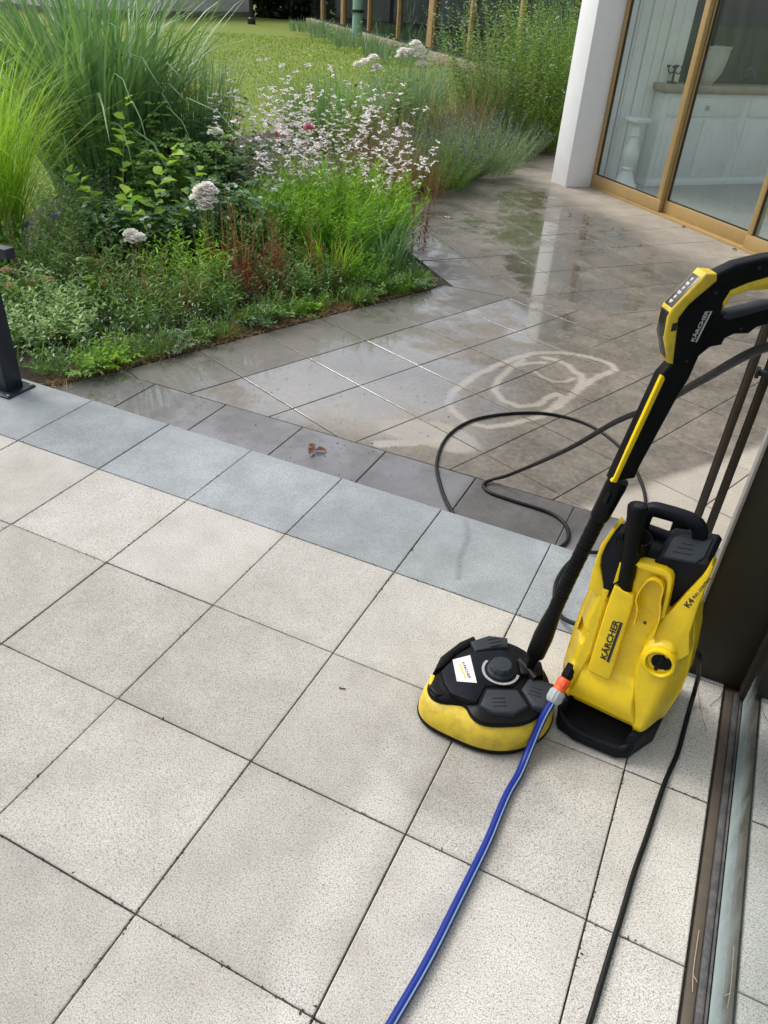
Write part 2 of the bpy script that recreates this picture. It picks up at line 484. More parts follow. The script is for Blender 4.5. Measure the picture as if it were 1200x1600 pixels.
def lettering(txt, size, mtx, mat, parent, local=False, bold=0.02, name='lettering', width=None, extr=0.0004):
    cu = bpy.data.curves.new('text', 'FONT')
    cu.body = txt
    cu.size = 1.0
    cu.offset = bold
    cu.extrude = 0.01
    cu.align_x = 'LEFT'
    ob = bpy.data.objects.new('text', cu)
    COL.objects.link(ob)
    dg = bpy.context.evaluated_depsgraph_get()
    dg.update()
    me = bpy.data.meshes.new_from_object(ob.evaluated_get(dg))
    bpy.data.objects.remove(ob)
    bpy.data.curves.remove(cu)
    n = len(me.vertices)
    co = np.empty(n * 3); me.vertices.foreach_get('co', co); co = co.reshape(-1, 3)
    w = co[:, 0].max() - co[:, 0].min()
    co[:, 0] -= co[:, 0].min()
    sx = (width / w) if width else size
    co[:, 0] *= sx; co[:, 1] *= size; co[:, 2] *= extr / 0.01
    me.vertices.foreach_set('co', co.ravel())
    me.transform(mtx)
    me.materials.clear()
    return link(name, me, mat, parent, local)

def frame_mtx(o, u, v, n):
    return Matrix(((u[0], v[0], n[0], o[0]), (u[1], v[1], n[1], o[1]), (u[2], v[2], n[2], o[2]), (0, 0, 0, 1)))

# ------------------------------------------------------------------ paving
T = 0.4
def clip(poly, hps):
    """poly list of (x,y); half planes (nx,ny,c): keep nx*x+ny*y<=c"""
    for nx, ny, c in hps:
        out = []
        for i in range(len(poly)):
            a, b = poly[i], poly[(i + 1) % len(poly)]
            da, db = nx * a[0] + ny * a[1] - c, nx * b[0] + ny * b[1] - c
            if da <= 0: out.append(a)
            if (da < 0 < db) or (db < 0 < da):
                t = da / (da - db)
                out.append((a[0] + (b[0] - a[0]) * t, a[1] + (b[1] - a[1]) * t))
        poly = out
        if len(poly) < 3: return []
    return poly

def area(p):
    return 0.5 * sum(p[i][0] * p[(i + 1) % len(p)][1] - p[(i + 1) % len(p)][0] * p[i][1] for i in range(len(p)))

def inset(poly, d):
    """convex CCW polygon -> half planes moved in by d, clipped"""
    hp = []
    for i in range(len(poly)):
        a, b = poly[i], poly[(i + 1) % len(poly)]
        ex, ey = b[0] - a[0], b[1] - a[1]
        l = math.hypot(ex, ey)
        if l < 1e-5: continue
        nx, ny = ey / l, -ex / l
        hp.append((nx, ny, nx * a[0] + ny * a[1] - d))
    return hp

def RIM(n, spans, rr):
    m = np.ones(n)
    for a, c, tr in spans:
        if True: m[a:c] = 0.1
    return m

def paving(name, mat, z, origin, ax, ay, su, sv, irange, jrange, hps, joint=0.004, cell=None, thick=0.012, fields=None, seed=0, wob=0.0006):
    """slabs on a lattice, each slab bevelled and separate; fine cells carry clean/wet attributes"""
    rr = random.Random(seed)
    V, F, TR = [], [], []
    rimv = []
    for i in range(*irange):
        for j in range(*jrange):
            tr = rr.random()
            jit = [rr.uniform(-wob, wob) for _ in range(2)]
            sq = []
            for a, b in ((0, 0), (1, 0), (1, 1), (0, 1)):
                u, v = (i + a) * su, (j + b) * sv
                sq.append((origin[0] + ax[0] * u + ay[0] * v + jit[0], origin[1] + ax[1] * u + ay[1] * v + jit[1]))
            if area(sq) < 0: sq = sq[::-1]
            pl = clip(sq, hps)
            if len(pl) < 3 or abs(area(pl)) < 2e-4: continue
            outer = clip(pl, inset(pl, joint / 2))
            if len(outer) < 3 or area(outer) < 1e-4: continue
            inner = clip(outer, inset(outer, 0.0022))
            if len(inner) != len(outer) or area(inner) < 1e-5: continue
            dz = rr.uniform(-0.0008, 0.0008)
            k = len(outer)
            b0 = len(V)
            V += [(x, y, z + dz - 0.0015) for x, y in outer] + [(x, y, z - thick) for x, y in outer]
            rim0 = len(V)
            rimv.append((b0, rim0, tr))
            V += [(x, y, z + dz) for x, y in inner]
            for q in range(k):
                q2 = (q + 1) % k
                F.append((b0 + q, b0 + q2, rim0 + q2, rim0 + q)); TR.append(tr)
                F.append((b0 + k + q, b0 + k + q2, b0 + q2, b0 + q)); TR.append(tr)
            if cell is None:
                F.append(tuple(range(rim0, rim0 + k))); TR.append(tr)
            else:
                hi = inset(inner, 0)
                nu = max(1, int(round(su / cell))); nv = max(1, int(round(sv / cell)))
                for a in range(nu):
                    for b in range(nv):
                        c4 = []
                        for da, db in ((0, 0), (1, 0), (1, 1), (0, 1)):
                            u, v = (i + (a + da) / nu) * su, (j + (b + db) / nv) * sv
                            c4.append((origin[0] + ax[0] * u + ay[0] * v + jit[0], origin[1] + ax[1] * u + ay[1] * v + jit[1]))
                        if area(c4) < 0: c4 = c4[::-1]
                        cp = clip(c4, hi)
                        if len(cp) < 3 or area(cp) < 1e-8: continue
                        q0 = len(V)
                        V += [(x, y, z + dz) for x, y in cp]
                        F.append(tuple(range(q0, q0 + len(cp)))); TR.append(tr)
    me = bpy.data.meshes.new(name)
    me.from_pydata(V, [], F)
    a = me.attributes.new('trand', 'FLOAT', 'FACE')
    a.data.foreach_set('value', TR)
    P = np.array(V)
    cl, we = fields(P[:, 0], P[:, 1]) if fields else (np.ones(len(V)), np.zeros(len(V)))
    we = we * RIM(len(V), rimv, rr)
    for nm, arr in (('clean', cl), ('wet', we)):
        at = me.attributes.new(nm, 'FLOAT', 'POINT')
        at.data.foreach_set('value', np.clip(arr, 0, 1.6 if nm == 'wet' else 1).astype(np.float32))
    o = link(name, me, mat)
    props(o, kind='structure')
    return o

def sstep(x): 
    x = np.clip(x, 0, 1); return x * x * (3 - 2 * x)
def segdist(X, Y, pl):
    d = np.full(X.shape, 9.0)
    for (ax_, ay_), (bx, by) in zip(pl, pl[1:]):
        vx, vy = bx - ax_, by - ay_
        t = np.clip(((X - ax_) * vx + (Y - ay_) * vy) / (vx * vx + vy * vy + 1e-12), 0, 1)
        d = np.minimum(d, np.hypot(X - ax_ - t * vx, Y - ay_ - t * vy))
    return d
def vnoise(X, Y, s, seed=0):
    r = np.random.RandomState(seed)
    out = np.zeros(X.shape)
    for k in range(7):
        a = r.uniform(0, 6.28); f = s * r.uniform(0.6, 1.9)
        out += np.sin((X * math.cos(a) + Y * math.sin(a)) * f + r.uniform(0, 6.28))
    return out / 7
SWIRL = [
    ([(1.654, 0.954), (1.636, 1.063), (1.659, 1.291), (1.716, 1.477), (1.790, 1.658), (1.849, 1.760), (1.962, 1.839), (2.028, 1.859), (2.080, 1.866), (2.166, 1.859), (2.247, 1.830), (2.279, 1.777), (2.225, 1.665), (2.176, 1.492), (2.147, 1.324), (2.119, 1.172)], 0.022),
    ([(1.910, 1.520), (1.966, 1.475), (2.031, 1.451), (2.081, 1.482), (2.114, 1.548)], 0.014),
    ([(1.905, 1.721), (1.974, 1.728), (2.042, 1.699), (2.104, 1.621), (2.129, 1.626), (2.163, 1.517), (2.155, 1.388)], 0.022),
    ([(1.817, 1.627), (1.790, 1.489), (1.780, 1.324), (1.804, 1.190), (1.872, 1.110), (1.959, 1.087), (2.034, 1.153), (2.057, 1.266), (2.083, 1.318), (2.122, 1.307), (2.107, 1.169), (2.082, 1.050), (1.986, 0.901), (1.902, 0.814), (1.805, 0.807), (1.709, 0.875), (1.654, 0.954)], 0.02),
    ([(1.806, 1.523), (1.852, 1.600), (1.923, 1.658)], 0.016),
    ([(1.549, 0.426), (1.599, 0.464), (1.678, 0.520), (1.760, 0.594)], 0.03),
]

E1 = np.array([0.7146, -0.6996]); E2 = np.array([0.6996, 0.7146]); D0 = np.array([1.131, 6.334])
def lower_fields(X, Y):
    s_ = (X - D0[0]) * E1[0] + (Y - D0[1]) * E1[1]
    o_ = (X - D0[0]) * E2[0] + (Y - D0[1]) * E2[1]
    clean = 0.10 + 0.16 * vnoise(X, Y, 5, 1) + 0.08 * vnoise(X, Y, 17, 21)
    for pl, w in SWIRL:
        d = segdist(X, Y, pl)
        clean = np.maximum(clean, (0.92 + 0.12 * vnoise(X, Y, 30, 44)) * sstep((w * 1.08 - d + 0.003 * vnoise(X, Y, 90, 45)) / (0.008)))
    # scrubbed bright patch left of the hose and the clean dry corner
    clean = np.maximum(clean, 0.85 * sstep((0.16 - np.hypot((X - 1.68) * 0.55, (Y - 0.62) * 1.1) + 0.04 * vnoise(X, Y, 22, 3)) / 0.05))
    clean = np.maximum(clean, 0.55 * sstep((0.42 - np.hypot((X - 1.35) * 0.6, (Y - 0.72)) + 0.05 * vnoise(X, Y, 14, 5)) / 0.25))
    dc = 0.854 * X - 0.52 * Y - 1.89 + 0.03 * vnoise(X, Y, 9, 4)
    corner = sstep(dc / 0.07 + 0.5) * (Y > 0.05) * (Y < 3)
    clean = np.maximum(clean, corner)
    dry = corner.copy()
    door = sstep((o_ + 0.85 + 0.18 * vnoise(X, Y, 4, 6)) / 0.5) * (Y > 3.0)
    path = sstep((-(s_ + 0.47)) / 0.1 + 0.5) * (Y > 4)
    clean = np.maximum(clean, 0.80 * np.maximum(door, path))
    dry = np.maximum(dry, 0.55 * np.maximum(door, path))
    wet = 0.66 + 0.34 * vnoise(X, Y, 2.4, 8) + 0.18 * vnoise(X, Y, 9, 18)
    pud = sstep((0.98 - np.hypot((X - 1.08) * 0.85, Y - 1.0) + 0.16 * vnoise(X, Y, 8, 9) + 0.12 * vnoise(X, Y, 22, 29)) / 0.75)
    far_ = segdist(X, Y, [(0.75, 5.35), (1.10, 4.2), (1.45, 3.1), (1.85, 2.0)])
    pud = np.maximum(pud, sstep((0.62 - far_ + 0.30 * vnoise(X, Y, 4.5, 10) + 0.14 * vnoise(X, Y, 17, 40)) / 0.7) * 0.92)
    wet = np.maximum(wet, pud * 1.35 + 0.25 * vnoise(X, Y, 14, 39) * pud)
    right = sstep((X - 1.75) / 0.5) * (Y < 2.6)
    wet = wet * (1 - 0.60 * right)
    wet = wet * (1 - dry)
    return clean, wet
def row_fields(X, Y):
    clean = 0.85 - 0.65 * sstep((X - 1.95) / 0.08) - 0.5 * sstep((0.95 - X) / 0.5) + 0.05 * vnoise(X, Y, 9, 2)
    wet = 0.74 + 0.28 * vnoise(X, Y, 6, 19) + 0.12 * vnoise(X, Y, 20, 20) - 0.4 * sstep((X - 1.95) / 0.1)
    dc = sstep((0.854 * X - 0.52 * Y - 1.95) / 0.1)
    return np.maximum(clean, dc), wet * (1 - dc)
def bord_fields(X, Y):
    c, w = lower_fields(X, Y)
    return c * 0 + 0.30 + 0.25 * vnoise(X, Y, 7, 2), 0.66 + 0.40 * vnoise(X, Y, 5, 12) + 0.15 * vnoise(X, Y, 21, 13)
def up_fields(X, Y):
    c = 0.62 + 0.16 * vnoise(X, Y, 3, 5) + 0.10 * vnoise(X, Y, 8, 55)
    band = segdist(X, Y, [(2.285, -0.92), (2.32, -1.11), (2.31, -1.31), (2.31, -1.47), (2.36, -1.63), (2.40, -1.9)])
    c = c + 0.55 * sstep((0.075 + 0.03 * vnoise(X, Y, 9, 51) - band) / 0.09)
    c = c + 0.30 * sstep((X - 2.38 + 0.10 * vnoise(X, Y, 6, 52)) / 0.2) * sstep((-0.85 - Y) / 0.1)
    c = c + 0.22 * sstep((-0.95 - Y + 0.3 * vnoise(X, Y, 3, 53) ) / -0.5)
    c = c - 0.30 * sstep((0.22 - np.hypot((X - 0.60) * 0.9, (Y + 0.62))) / 0.15)
    c = c - 0.30 * sstep((0.30 + vnoise(X, Y, 2.2, 15)) / 0.5) * (Y < -0.8)
    # grime gathers along the joints
    gx = np.abs((X / T + 0.5) % 1 - 0.5) * T; gy = np.abs((Y / T + 0.5) % 1 - 0.5) * T
    g = np.minimum(gx, gy)
    c = c - 0.16 * sstep((0.022 + 0.018 * vnoise(X, Y, 25, 57) - g) / 0.025)
    w = 0.0 * X
    w = np.maximum(w, 0.42 * sstep((0.25 - np.hypot((X - 2.46) * 0.9, (Y + 0.93) * 1.15) + 0.05 * vnoise(X, Y, 15, 7)) / 0.05))
    w = np.maximum(w, 0.35 * sstep((0.05 - segdist(X, Y, [(2.62, -0.95), (2.60, -1.15), (2.52, -1.32)]) + 0.04 * vnoise(X, Y, 20, 8)) / 0.04))
    return c, w
def blue_fields(X, Y):
    c = 0.66 + 0.22 * vnoise(X, Y, 3, 5) + 0.14 * vnoise(X, Y, 11, 6)
    track = segdist(X, Y, [(2.10, -0.02), (2.145, -0.12), (2.155, -0.22), (2.19, -0.33)])
    w = 0.34 + 0.30 * vnoise(X, Y, 3, 9) + 0.15 * vnoise(X, Y, 13, 19) + 0.3 * sstep((Y + 0.05) / 0.04)
    w = np.maximum(w, 0.75 * sstep((0.014 - track) / 0.008))
    c = c - 0.5 * sstep((0.014 - track) / 0.01)
    return c, w

# upper terrace: beige slabs (rows at v=1..), grey-blue edge row v=0..1
paving('terrace_paving', 'upper', 0.0, (0, 0), (1, 0), (0, -1), T, T, (-3, 8), (1, 9),
       [(1, 0, 2.994)], joint=0.0034, cell=0.0134, fields=up_fields, seed=3)
paving('step_edge_paving', 'blue', 0.0, (0, 0), (1, 0), (0, -1), T, T, (-3, 8), (0, 1),
       [(1, 0, 2.994)], joint=0.0036, cell=0.008, fields=blue_fields, seed=5, thick=0.045)
b = B()
b.box((1.2, -1.8, -0.055), (8.0, 3.592, 0.09))
o = b.done('terrace_base', 'joint', smooth=False); props(o, kind='structure')
# lower patio
A0 = rad(-21.703)
na = (math.cos(A0), math.sin(A0)); nb = (math.sin(A0), -math.cos(A0))
NO = (T * 3.79044, T * 4.06287)
near_i = lambda i: (NO[0] + na[0] * T * i, NO[1] + na[1] * T * i)
# half planes
p_b = near_i(-2.02)          # bed edge along lattice direction b, keep larger i
bed_hp = (-na[0], -na[1], -(na[0] * p_b[0] + na[1] * p_b[1]))
row_hp = (0, -1, -0.388)     # y >= .388
# mitre between near and far lattice: through (.945,2.51) and (2.6,2.66)
mx0, my0, mx1, my1 = 0.945, 2.513, 2.65, 2.62
ml = math.hypot(mx1 - mx0, my1 - my0); mnx, mny = -(my1 - my0) / ml, (mx1 - mx0) / ml
mit_near = (mnx, mny, mnx * mx0 + mny * my0)
mit_far = (-mnx, -mny, -(mnx * mx0 + mny * my0))
p_1 = near_i(-1)
in_border = (na[0], na[1], na[0] * p_1[0] + na[1] * p_1[1])
out_border = (-na[0], -na[1], -in_border[2])
paving('patio_paving', 'lower', -0.08, NO, na, nb, T, T, (-2, 9), (-7, 8), [out_border, row_hp, mit_near], joint=0.0045, cell=0.0125, fields=lower_fields, seed=8)
paving('patio_border_paving', 'border', -0.08, NO, na, nb, T, T, (-3, 0), (-7, 8), [bed_hp, in_border, row_hp, mit_near], joint=0.0045, cell=0.04, fields=bord_fields, seed=9)
paving('patio_row_paving', 'lowrow', -0.08, (0.0, 0.388), (1, 0), (0, -1), 0.4, 0.388, (-1, 9), (0, 1), [bed_hp], joint=0.0045, cell=0.02, fields=row_fields, seed=10)
FO = (-0.57981, 4.02343)
fa, fb = rad(48.0), rad(-43.6)
fax = (math.cos(fa), math.sin(fa)); fbx = (math.cos(fb), math.sin(fb))
FS = 0.4187
# line 1 of the far lattice (i=1) separates the border; bed edge is i=0.05
fp = lambda i: (FO[0] + fax[0] * FS * i, FO[1] + fax[1] * FS * i)
fn = (-fbx[1], fbx[0])       # normal of b direction, pointing to larger i
l1 = fp(1.0); l0 = fp(0.12)
f_in = (-fn[0], -fn[1], -(fn[0] * l1[0] + fn[1] * l1[1]))
f_out = (fn[0], fn[1], fn[0] * l1[0] + fn[1] * l1[1])
f_bed = (-fn[0], -fn[1], -(fn[0] * l0[0] + fn[1] * l0[1]))
paving('patio_far_paving', 'lower', -0.08, FO, fax, fbx, FS, FS, (0, 14), (-10, 9), [f_in, mit_far], joint=0.0045, cell=0.05, fields=lower_fields, seed=12)
paving('patio_far_border_paving', 'border', -0.08, FO, fax, fbx, FS, FS, (-1, 2), (-3, 8), [f_out, f_bed, mit_far], joint=0.0045, cell=0.1, fields=bord_fields, seed=13)
b = B()
b.box((2.0, 5.0, -0.115), (8.0, 10.6, 0.05))
o = b.done('patio_base', 'joint', smooth=False); props(o, kind='structure')
# riser face under the edge slabs
b = B()
b.box((1.0, -0.010, -0.062), (3.99, 0.018, 0.034))
o = b.done('step_riser', 'stone', smooth=False); props(o, kind='structure')
# ------------------------------------------------------------------ ground beyond the paving
def sheet(name, mat, pts, z, parent=None):
    b = B()
    b.add([(x, y, z) for x, y in pts], [tuple(range(len(pts)))])
    o = b.done(name, mat, smooth=False)
    return props(o, kind='structure')

M['lawn'] = simple('lawn_ground', (0.15, 0.21, 0.018), 0.9, dirt=0.6, dirtcol=(0.20, 0.23, 0.05), dscale=1.3, bmp=0.4)
sheet('lawn', 'lawn', [(-90, -30), (90, -30), (90, 150), (-90, 150)], -0.142)
# planting bed soil: slightly mounded sheet
BED = [(0.0, 0.13), (0.025, 0.21), (0.935, 2.50), (0.05, 3.45), (-0.62, 4.10), (-0.32, 4.75), (0.02, 5.3), (0.06, 6.4), (0.09, 8.9), (-1.2, 9.6), (-3.2, 8.0), (-3.0, 5.2), (-2.9, 3.4), (-2.0, 1.6), (-1.9, 0.1), (-1.0, -0.2)]
b = B()
cx, cy = -0.8, 3.2
rings = []
for k, (f, z) in enumerate(((1.0, -0.086), (0.9, -0.062), (0.6, -0.03), (0.25, -0.01))):
    rings.append([b.bm.verts.new((cx + (x - cx) * f, cy + (y - cy) * f, z + rnd.uniform(-0.004, 0.004))) for x, y in BED])
for r0, r1 in zip(rings, rings[1:]):
    for i in range(len(BED)):
        b.bm.faces.new((r0[i], r0[(i + 1) % len(BED)], r1[(i + 1) % len(BED)], r1[i]))
b.bm.faces.new(rings[-1])
o = b.done('bed_soil', 'soil'); props(o, kind='structure')

# ------------------------------------------------------------------ window wall on the right (near)
ww = thing('window_wall', (3.05, -0.40, 0), label='tall clear window with dark brown rubber-edged sill along the right edge of the terrace', cat='window')
b = B(); b.box((3.0085, -2.20, -0.004), (0.020, 3.58, 0.012), 0.002); b.done('sill', 'sill', ww)
b = B(); b.box((3.0265, -2.20, 0.001), (0.0145, 3.58, 0.018), 0.003)
b.box((3.0370, -2.20, 0.002), (0.0045, 3.58, 0.024), 0.001); b.done('gasket', 'gasket', ww)
b = B(); b.box((3.0450, -2.2, 1.325), (0.008, 3.58, 2.62)); b.done('glass_pane', 'glass_near', ww, smooth=False)
b = B(); b.box((3.078, -2.20, -0.01), (0.05, 3.58, 0.03), 0.003); b.box((3.06, -2.20, 2.65), (0.09, 3.58, 0.06), 0.004)
b.box((3.07, -0.425, 1.33), (0.085, 0.05, 2.62), 0.004)
b.done('frame', 'bronze_dk', ww)
b = B(); b.box((5.1, -2.2, -0.03), (4.0, 3.6, 0.04)); b.done('room_floor', 'palefloor', ww, smooth=False)
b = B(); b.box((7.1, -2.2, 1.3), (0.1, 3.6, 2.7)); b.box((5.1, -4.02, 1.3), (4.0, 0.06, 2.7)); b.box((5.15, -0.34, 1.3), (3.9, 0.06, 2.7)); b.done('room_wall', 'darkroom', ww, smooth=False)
b = B(); b.box((5.0, -2.2, 2.74), (4.2, 3.7, 0.1)); b.done('ceiling', 'white_wall', ww, smooth=False)

# brown corner panel
wp = thing('corner_panel', (2.95, -0.38, 0), label='dark brown wall panel with a thin pale metal edge behind the pressure washer', cat='panel')
b = B(); b.box((3.055, -0.365, 1.33), (0.37, 0.052, 2.66), 0.002); b.done('panel', 'bronze_dk', wp)
b = B(); b.box((2.8655, -0.368, 1.33), (0.008, 0.060, 2.66), 0.002); b.done('edge_trim', 'alu', wp)
b = B(); b.box((2.857, -0.352, 0.213), (0.012, 0.012, 0.022), 0.002); b.tube([(2.851, -0.352, 0.213), (2.842, -0.352, 0.213)], 0.005, 8); b.done('bolt', 'alu', wp)

# two bronze uprights with a bracket
up = thing('twin_upright', (2.83, 0.10, -0.08), label='pair of slim bronze uprights joined by a small bracket, left of the brown wall panel', cat='upright')
for k, (x, y) in enumerate(((2.812, 0.10), (2.858, 0.135))):
    b = B(); b.box((x, y, 1.2), (0.020, 0.030, 2.56), 0.002)
    b.box((x - 0.012, y, 1.2), (0.005, 0.018, 2.56), 0.001)
    b.done('upright', 'bronze', up)
b = B(); b.box((2.868, 0.085, 0.700), (0.085, 0.018, 0.016), 0.003); b.box((2.828, 0.082, 0.700), (0.010, 0.028, 0.026), 0.002); b.done('bracket', 'postnavy', up)
b = B(); b.box((2.835, 0.118, -0.076), (0.10, 0.09, 0.008), 0.002); b.done('foot_plate', 'bronze', up)

# navy post with base plate and rail stub, left
rp = thing('railing_post', (0.045, -0.125, 0), label='dark navy square metal post on a bolted base plate at the left edge', cat='post')
b = B(); b.box((0.030, -0.105, 0.55), (0.085, 0.085, 1.10), 0.004); b.done('post', 'postnavy', rp)
b = B(); b.box((0.035, -0.105, 0.005), (0.148, 0.148, 0.010), 0.003); b.done('base_plate', 'postnavy', rp)
b = B()
for sx in (-1, 1):
    for sy in (-1, 1):
        b = B(); b.lathe([(0.006, 0), (0.006, 0.004), (0.003, 0.006)], Matrix.Translation((0.035 + sx * 0.062, -0.105 + sy * 0.062, 0.010)), 10)
        b.done('bolt', 'alu', rp)
b = B(); b.box((0.137, -0.085, 0.598), (0.130, 0.045, 0.04), 0.003); b.done('rail', 'postnavy', rp)

# ------------------------------------------------------------------ house on the right with sliding doors
def hb(s, o, z=0.0): return Vector((D0[0] + E1[0] * s + E2[0] * o, D0[1] + E1[1] * s + E2[1] * o, z))
HR = math.atan2(E1[1], E1[0])
def hbox(b, s0, s1, o0, o1, z0, z1, bev=0.0):
    c = hb((s0 + s1) / 2, (o0 + o1) / 2, (z0 + z1) / 2)
    b.box(c, (abs(s1 - s0), abs(o1 - o0), z1 - z0), bev, rz=HR)
    return b
house = thing('house', hb(0, 0, -0.08), label='white rendered house wall corner with gold framed sliding glass doors beside the wet patio', cat='house')
b = B(); hbox(b, -0.285, -0.004, -0.335, 0.10, -0.08, 3.0, 0.004); b.done('pillar', 'white_wall', house)
b = B(); hbox(b, -0.285, 6.5, -0.40, 1.2, 3.0, 3.3); hbox(b, -0.285, 6.5, 4.6, 6, 3.0, 3.3); hbox(b, -0.285, -0.1, 1.2, 4.6, 3.0, 3.3); b.done('roof', 'white_wall', house, smooth=False)  # middle left open as an invented skylight that brightens the room
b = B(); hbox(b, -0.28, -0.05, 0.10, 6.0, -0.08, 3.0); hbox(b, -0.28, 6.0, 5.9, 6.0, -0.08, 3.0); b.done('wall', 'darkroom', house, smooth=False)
b = B(); hbox(b, -0.05, 6.0, 0.09, 5.9, -0.12, -0.045); b.done('floor', 'palefloor', house, smooth=False)
b = B(); hbox(b, -0.04, -0.01, 0.12, 0.75, -0.04, 2.9)
for k in range(5): hbox(b, -0.012, 0.004 + 0.012 * (k % 2), 0.14 + k * 0.12, 0.25 + k * 0.12, -0.04, 2.9, 0.006)
b.done('panelling', 'white_fur', house, smooth=False)
b = B(); hbox(b, -0.02, 6.5, -0.045, 0.085, -0.085, -0.058, 0.003); b.done('threshold', 'tan', house)
def leaf_door(s0, s1, o, first=False):
    fr = B()
    lo = -0.058
    hbox(fr, s0, s1, o, o + 0.045, lo, lo + 0.105, 0.004)
    hbox(fr, s0, s0 + 0.052, o + 0.001, o + 0.044, lo + 0.105, 2.92, 0.004)
    hbox(fr, s1 - 0.062, s1, o + 0.001, o + 0.044, lo + 0.105, 2.92, 0.004)
    hbox(fr, s0, s1, o, o + 0.045, 2.92, 3.0, 0.003)
    f = fr.done('sliding_door', 'tan', house)
    g = B(); hbox(g, s0 + 0.052, s1 - 0.062, o + 0.018, o + 0.026, lo + 0.105, 2.92)
    g.done('glass_pane', 'glass_far', f, smooth=False)
    g = B()
    z0 = lo + 0.105
    hbox(g, s0 + 0.052, s1 - 0.062, o + 0.012, o + 0.032, z0, z0 + 0.008)
    hbox(g, s0 + 0.052, s0 + 0.060, o + 0.012, o + 0.032, z0 + 0.008, 2.92)
    hbox(g, s1 - 0.070, s1 - 0.062, o + 0.012, o + 0.032, z0 + 0.008, 2.92)
    g.done('glazing_seal', 'ink', f, smooth=False)
leaf_door(0.0, 1.12, -0.04)
leaf_door(1.08, 2.26, 0.01)
leaf_door(2.225, 3.4, -0.04)
leaf_door(3.38, 4.6, 0.01)

# inside: cabinet, pedestal, pot
cab = thing('cabinet', hb(-0.0, 0.6, -0.045), label='white panelled sideboard with a weathered worktop behind the glass doors', cat='cabinet')
b = B(); hbox(b, -0.03, 0.17, 0.50, 3.6, 0.02, 0.80, 0.004); hbox(b, -0.03, 0.185, 0.49, 3.6, -0.045, 0.02, 0.003); b.done('carcass', 'white_fur', cab)
b = B(); hbox(b, -0.03, 0.215, 0.45, 3.6, 0.815, 0.875, 0.006); hbox(b, -0.03, 0.195, 0.475, 3.6, 0.80, 0.815, 0.003); b.done('worktop', 'worktop', cab)
for k in range(3):
    o0 = 0.56 + k * 1.0
    b = B(); hbox(b, 0.17, 0.184, o0, o0 + 0.92, 0.60, 0.77, 0.004); dr = b.done('drawer', 'white_fur', cab)
    b = B(); hbox(b, 0.184, 0.204, o0 + 0.44, o0 + 0.48, 0.66, 0.70, 0.004); b.done('knob', 'pot', dr)
    for j in range(2):
        b = B(); hbox(b, 0.17, 0.182, o0 + j * 0.47, o0 + j * 0.47 + 0.44, 0.04, 0.57, 0.004)
        hbox(b, 0.182, 0.186, o0 + j * 0.47 + 0.06, o0 + j * 0.47 + 0.38, 0.10, 0.51, 0.003); b.done('cabinet_door', 'white_fur', cab)
ped = thing('pedestal', hb(0.20, 0.22, -0.045), label='white turned column pedestal with a square top just behind the glass', cat='pedestal')
pr = [(0.125, 0.0), (0.125, 0.03), (0.10, 0.05), (0.085, 0.09), (0.06, 0.13), (0.052, 0.16), (0.062, 0.18), (0.05, 0.20), (0.072, 0.26), (0.078, 0.31), (0.066, 0.38), (0.048, 0.43), (0.044, 0.46), (0.056, 0.48), (0.044, 0.50), (0.046, 0.56), (0.07, 0.585), (0.08, 0.60)]
b = B(); b.lathe(pr, Matrix.Translation(hb(0.20, 0.22, -0.045)), 28, fn=lambda a, z: 1 + (0.04 * math.cos(12 * a) if z > 0.5 else 0)); b.done('column', 'white_fur', ped)
b = B(); b.box(hb(0.20, 0.22, 0.572), (0.19, 0.19, 0.035), 0.006, rz=HR); b.done('top', 'white_fur', ped)
pot = thing('planter', hb(0.10, 0.95, 0.875), label='large pale tapered flower pot standing on the sideboard', cat='pot')
b = B(); b.lathe([(0.075, 0), (0.08, 0.015), (0.105, 0.04), (0.140, 0.11), (0.158, 0.19), (0.164, 0.26), (0.166, 0.30), (0.175, 0.312), (0.175, 0.325), (0.155, 0.325), (0.145, 0.20), (0.05, 0.10)], Matrix.Translation(hb(0.07, 1.0, 0.875)), 32); b.done('pot', 'pot', pot)
tap = thing('ornament', hb(0.06, 0.62, 0.875), label='small dark candelabrum ornament near the front corner of the sideboard', cat='ornament')
b = B(); c = hb(0.06, 0.62, 0.875)
b.lathe([(0.05, 0), (0.05, 0.01), (0.012, 0.02), (0.012, 0.13)], Matrix.Translation(c), 16)
for a in (0, 1.57, 3.14, 4.71):
    p = c + Vector((0, 0, 0.10))
    q = Vector((math.cos(a) * 0.07, math.sin(a) * 0.07, 0))
    b.tube(catmull([p, p + q * 0.6 + Vector((0, 0, -0.02)), p + q + Vector((0, 0, 0.03))], 4), 0.006, 8)
    b.lathe([(0.02, 0), (0.024, 0.02), (0.012, 0.02)], Matrix.Translation(p + q + Vector((0, 0, 0.03))), 10)
b.done('stand', 'ink', tap)

